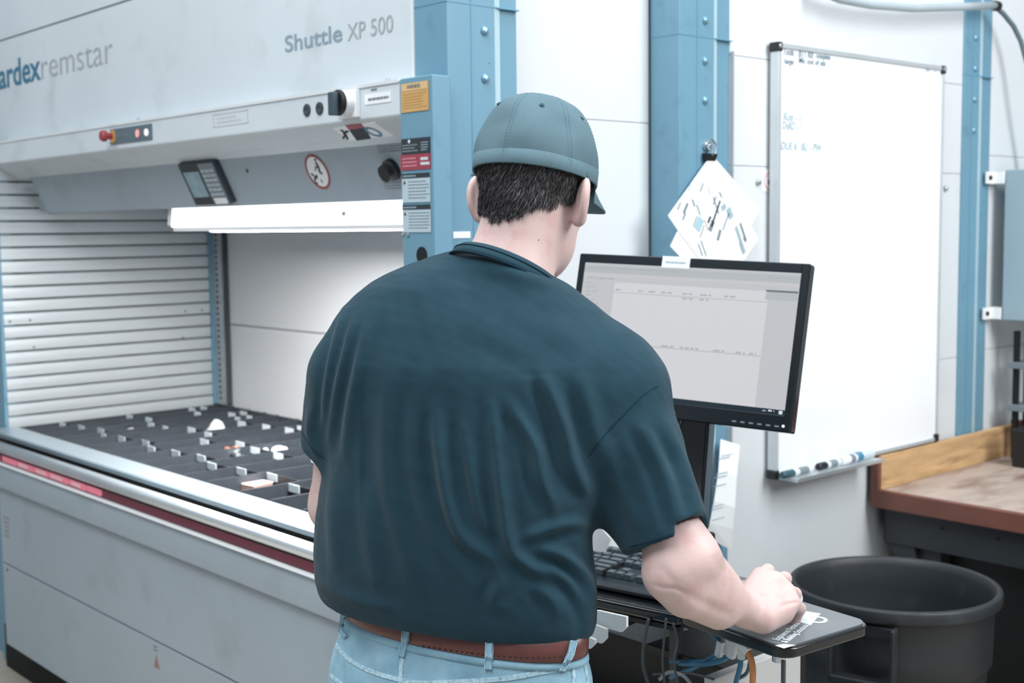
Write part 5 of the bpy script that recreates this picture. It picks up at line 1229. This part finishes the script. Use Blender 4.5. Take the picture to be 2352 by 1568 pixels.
# shoes
for i, (h0, k0_, f0) in enumerate(legs):
    fy = ef * math.cos(.42) + er * math.sin(.42); fxx = np.cross(fy, ez_)
    def sdf_shoe(P, f0=f0):
        a = f0.copy(); a[2] = .045; t_ = a + fy * .15; t_[2] = .038; h_ = a - fy * .06
        d = smin(cone(P, h_, a + fy * .05, .040, .046), cone(P, a + fy * .05, t_, .046, .038), .02); d = smin(d, cone(P, a, a + ez_ * .05, .045, .045), .02)
        return smax(d, .002 - P[:, 2], .004)
    v_, f_ = mesh_sdf(sdf_shoe, f0 - np.array([.28, .28, .08]), f0 + np.array([.28, .28, .12]), .006)
    np_mesh('shoe', v_, f_, mat('shoe_brown', (74, 54, 44), .6), man)
# ---- hair: a dark underlayer and short strands, between the cap's hem and the nape
hv = (bV - HC) @ HAX.T
def hair_mask(q):
    x, y, z = q[:, 0], q[:, 1], q[:, 2]
    nape = -.090 + .052 * np.clip(np.abs(x + .006) / .072, 0, 1) ** 1.6 + .003 * np.sin(x * 420) + .003 * np.sin(x * 170 + 1)
    back = (y < .004 - 0.10 * np.clip(-(z + .02), 0, .1)) & (z > nape)
    side = (np.abs(x) > .055) & (y > .010) & (y < .040) & (z > -.040) & (np.abs(x) < .086)
    top = z > -.002
    ear = (np.abs(x) > .0795) & (z < -.004) & (y > -.030)
    return (back | side | top) & ~ear & (z > -.1) & (z < .055)
fm = hair_mask(hv[bF].mean(1)); hF = bF[fm]; uq, inv = np.unique(hF, return_inverse=True); hF2 = inv.reshape(hF.shape)
base = bV[uq] + bN[uq] * .0022
hair = np_mesh('hair', base, hF2, HAIRM, man)
fc = bV[hF].mean(1); fnn = bN[hF].mean(1); fq = (fc - HC) @ HAX.T
vis = (fq[:, 2] < .012) & (fq[:, 1] < .05)
cand = np.where(vis)[0]
def strands(n, m, name, seed, L0=.013, r0=.00042):
    r = np.random.default_rng(seed); pick = cand[r.integers(0, len(cand), n)]
    P = fc[pick] + fnn[pick] * .0015 + r.normal(size=(n, 3)) * .0016; N = fnn[pick]
    zq = fq[pick, 2]
    down = -hup * .9 + (fq[pick, :1] * 0) ; side = np.sign(fq[pick, 0:1]) * hr * 0
    D = down + hr * (-.42) + r.normal(size=(n, 3)) * .16 + side
    D = D - N * (D * N).sum(1, keepdims=True); D /= np.linalg.norm(D, axis=1, keepdims=True)
    L = (L0 * r.uniform(.6, 1.25, n) * np.clip((zq + .10) / .05, .35, 1))[:, None]
    S_ = np.cross(D, N); R0 = r0 * r.uniform(.7, 1.3, (n, 1))
    V_, F_ = [], []
    for k, (t, lift, rr) in enumerate(((0, 0, 1.), (.4, .16, 1.), (.75, .22, .75), (1., .20, .12))):
        c = P + D * L * t + N * L * lift
        for a in (0, 2.094, 4.189): V_.append(c + (S_ * math.cos(a) + N * math.sin(a)) * R0 * rr)
    V_ = np.stack(V_, 1).reshape(-1, 3); b0 = (np.arange(n) * 12)[:, None]; F_ = []
    for k in range(3):
        for a in range(3): F_.append(np.stack([b0[:, 0] + k * 3 + a, b0[:, 0] + k * 3 + (a + 1) % 3, b0[:, 0] + k * 3 + 3 + (a + 1) % 3, b0[:, 0] + k * 3 + 3 + a], 1))
    o = np_mesh(name, V_, np.concatenate(F_), m, hair); o['kind'] = 'stuff'; return o
strands(15000, HAIRM, 'dark_strands', 1); strands(5600, HAIRG, 'grey_strands', 2, .012, .00034)

# ---- cap
CA, CB, CH = .0925, .1150, .126
cap_c = hl(0.001, .004, -.004)
def cap_pt(a, t, off=0.):
    """a: azimuth (0 = right ear, pi/2 = forehead), t: 0 hem .. 1 crown"""
    e = t * PI / 2; rr = max(0, math.cos(e)) ** .64 if t < .9999 else 0; zz = math.sin(e) ** 1.0
    bulge = 1 + .030 * math.sin(min(1, t * 1.7) * PI); front = max(0, math.sin(a))
    wv = .0022 * math.sin(7 * t + 3 * math.sin(a)) * math.sin(3 * a + 1) * math.sin(PI * min(1, t * 1.4)) + .0014 * math.sin(5 * a + 9 * t) * (1 - t) * min(1, t * 5)
    dent = -.0050 * math.exp(-((a - 4.55) / .35) ** 2 - ((t - .36) / .12) ** 2) - .0035 * math.exp(-((a - 5.75) / .3) ** 2 - ((t - .38) / .12) ** 2)
    seam = -.0012 * max(0, 1 - abs(((a / (PI / 3)) % 1) - .5) * (PI / 3) / .018) * (rr > .1)
    o = (wv + dent + seam) * (rr > 0) + off
    x = ((CA + o) * rr * bulge) * math.cos(a); y = ((CB + o) * rr * bulge) * math.sin(a) - .006 * zz
    return cap_c + hr * x + hfw * y + hup * (zz * (CH + o) + .010 * front * math.sin(t * PI))
na, nt_ = 120, 44
cr = np.random.default_rng(5)
V_ = []; 
for j in range(nt_ + 1):
    t = j / nt_
    for i in range(na):
        a = 2 * PI * i / na; V_.append(cap_pt(a, t))
V_ = np.array(V_); F_ = []
for j in range(nt_):
    for i in range(na): F_.append((j * na + i, j * na + (i + 1) % na, (j + 1) * na + (i + 1) % na, (j + 1) * na + i))
cap = np_mesh('cap', V_, np.array(F_), CAPM, man); md = cap.modifiers.new('thickness', 'SOLIDIFY'); md.thickness = .0022; md.offset = -1
capT = bvh(V_, np.array(F_))
# hem band, button, eyelets, stitch rows
b = MB(); R_ = []
for i in range(na):
    a = 2 * PI * i / na; R_.append([b.b.verts.new(Vector(cap_pt(a, t, o))) for t, o in ((-.004, -.002), (-.006, .0008), (.004, .0014), (.105, .0006), (.107, -.0004), (.05, -.002))])
for A, C in zip(R_, R_[1:] + R_[:1]):
    for k in range(6): b.b.faces.new([A[k], A[(k + 1) % 6], C[(k + 1) % 6], C[k]])
MATS_ = b.build('hem_band', CAPM, cap, smooth=True)
top = cap_pt(0, 1.) + hup * .001; MB().lathe([(.0095, -.003), (.0095, .0015), (.007, .0048), (.001, .0058)], 18, frameM(top, hr, hfw)).build('button', CAPM, cap, smooth=True)
for k in range(6):
    a = k * PI / 3; p = cap_pt(a, .55, .0004); n = (p - cap_c); n = n / np.linalg.norm(n); t_ = np.cross(n, hup)
    MB().lathe([(.0038, 0), (.0036, .0012), (.0018, .0014), (.0014, .0002), (.0005, 0)], 14, frameM(p, t_, np.cross(n, t_))).build('eyelet', mat('eyelet_teal', (52, 82, 98), .8), cap)
CST = mat('cap_thread', (104, 130, 142), .85)
for k in range(6):
    a = k * PI / 3 + PI / 6
    for da in (-.030, .030):
        b = MB(); P_ = [Vector(cap_pt(a + da / max(.25, math.cos(t * PI / 2)), t, .0003)) for t in np.linspace(.02, .90, 60)]
        for i in range(0, 58, 2): b.tube([P_[i], P_[i + 1]], .00032, 5)
        o = b.build('stitch_row', CST, cap); o['kind'] = 'stuff'
# brim
b = MB(); nb_ = 28; rows_ = []
for s_ in range(nb_ + 1):
    f_ = -1 + 2 * s_ / nb_; a = PI / 2 - f_ * 1.02; row = []
    p0 = cap_pt(a, .0, -.001)
    for j in range(7):
        k = j / 6; L = .072 * math.sqrt(max(0, 1 - abs(f_) ** 2.6)); d = hfw * (.97) - hup * .20 + hr * f_ * .18
        row.append(p0 + d * L * k - hup * (.022 * (f_ ** 2) * k))
    rows_.append(row)
for off, flip in ((0.0, 0), (-.0032, 1)):
    pass
vt = [[b.b.verts.new(Vector(p)) for p in r] for r in rows_]; vb = [[b.b.verts.new(Vector(p - hup * .0034)) for p in r] for r in rows_]
for i in range(nb_):
    for j in range(6):
        b.b.faces.new([vt[i][j], vt[i][j + 1], vt[i + 1][j + 1], vt[i + 1][j]]); b.b.faces.new([vb[i][j], vb[i + 1][j], vb[i + 1][j + 1], vb[i][j + 1]])
    b.b.faces.new([vt[i][6], vb[i][6], vb[i + 1][6], vt[i + 1][6]]); b.b.faces.new([vt[i][0], vt[i + 1][0], vb[i + 1][0], vb[i][0]])
b.build('brim', CAPM, cap, smooth=True)
# eyes, eyebrows
for s_ in (-1, 1):
    e = MB(); e.lathe([(.0005, -.011), (.0078, -.0078), (.011, 0), (.0078, .0078), (.0005, .011)], 20, frameM(hl(s_ * .031, .0865, -.012), hr, hup)); eo = e.build('eye', mat('eye_white', (235, 232, 228), .2), man, smooth=True)
    MB().lathe([(.0052, .0), (.0045, .001), (.0005, .0012)], 16, frameM(hl(s_ * .031, .0972, -.013), hr, hup)).build('iris', mat('iris', (70, 60, 50), .2), eo)
    MB().tube([hl(s_ * .014, .106, .004), hl(s_ * .030, .106, .008), hl(s_ * .048, .092, .003)], [.002, .003, .0015], 8).build('eyebrow', HAIRM, man, smooth=True)
for nm, pts in (('mole', (1237, 551)), ):
    h, n = cast(bT, *pts)
    if h is not None: MB().lathe([(.0011, 0), (.0009, .0005), (.0002, .0007)], 8, frameM(h, n.orthogonal(), n.cross(n.orthogonal()))).build('mole', mat('mole_brown', (130, 90, 86), .6), man)
# ------------------------------------------------------------------ put each root at the base of its thing
bpy.context.view_layer.update()
for r in [o for o in S.objects if o.parent is None and o.type == 'EMPTY' and tuple(o.location) == (0, 0, 0) and o.children]:
    lo, hi = Vector((1e9,) * 3), Vector((-1e9,) * 3)
    for c in r.children_recursive:
        if c.type != 'MESH': continue
        for k in c.bound_box:
            w = c.matrix_world @ Vector(k); lo = Vector(map(min, lo, w)); hi = Vector(map(max, hi, w))
    b = Vector(((lo.x + hi.x) / 2, (lo.y + hi.y) / 2, lo.z)); r.location = b
    for c in r.children: c.location = c.location - b
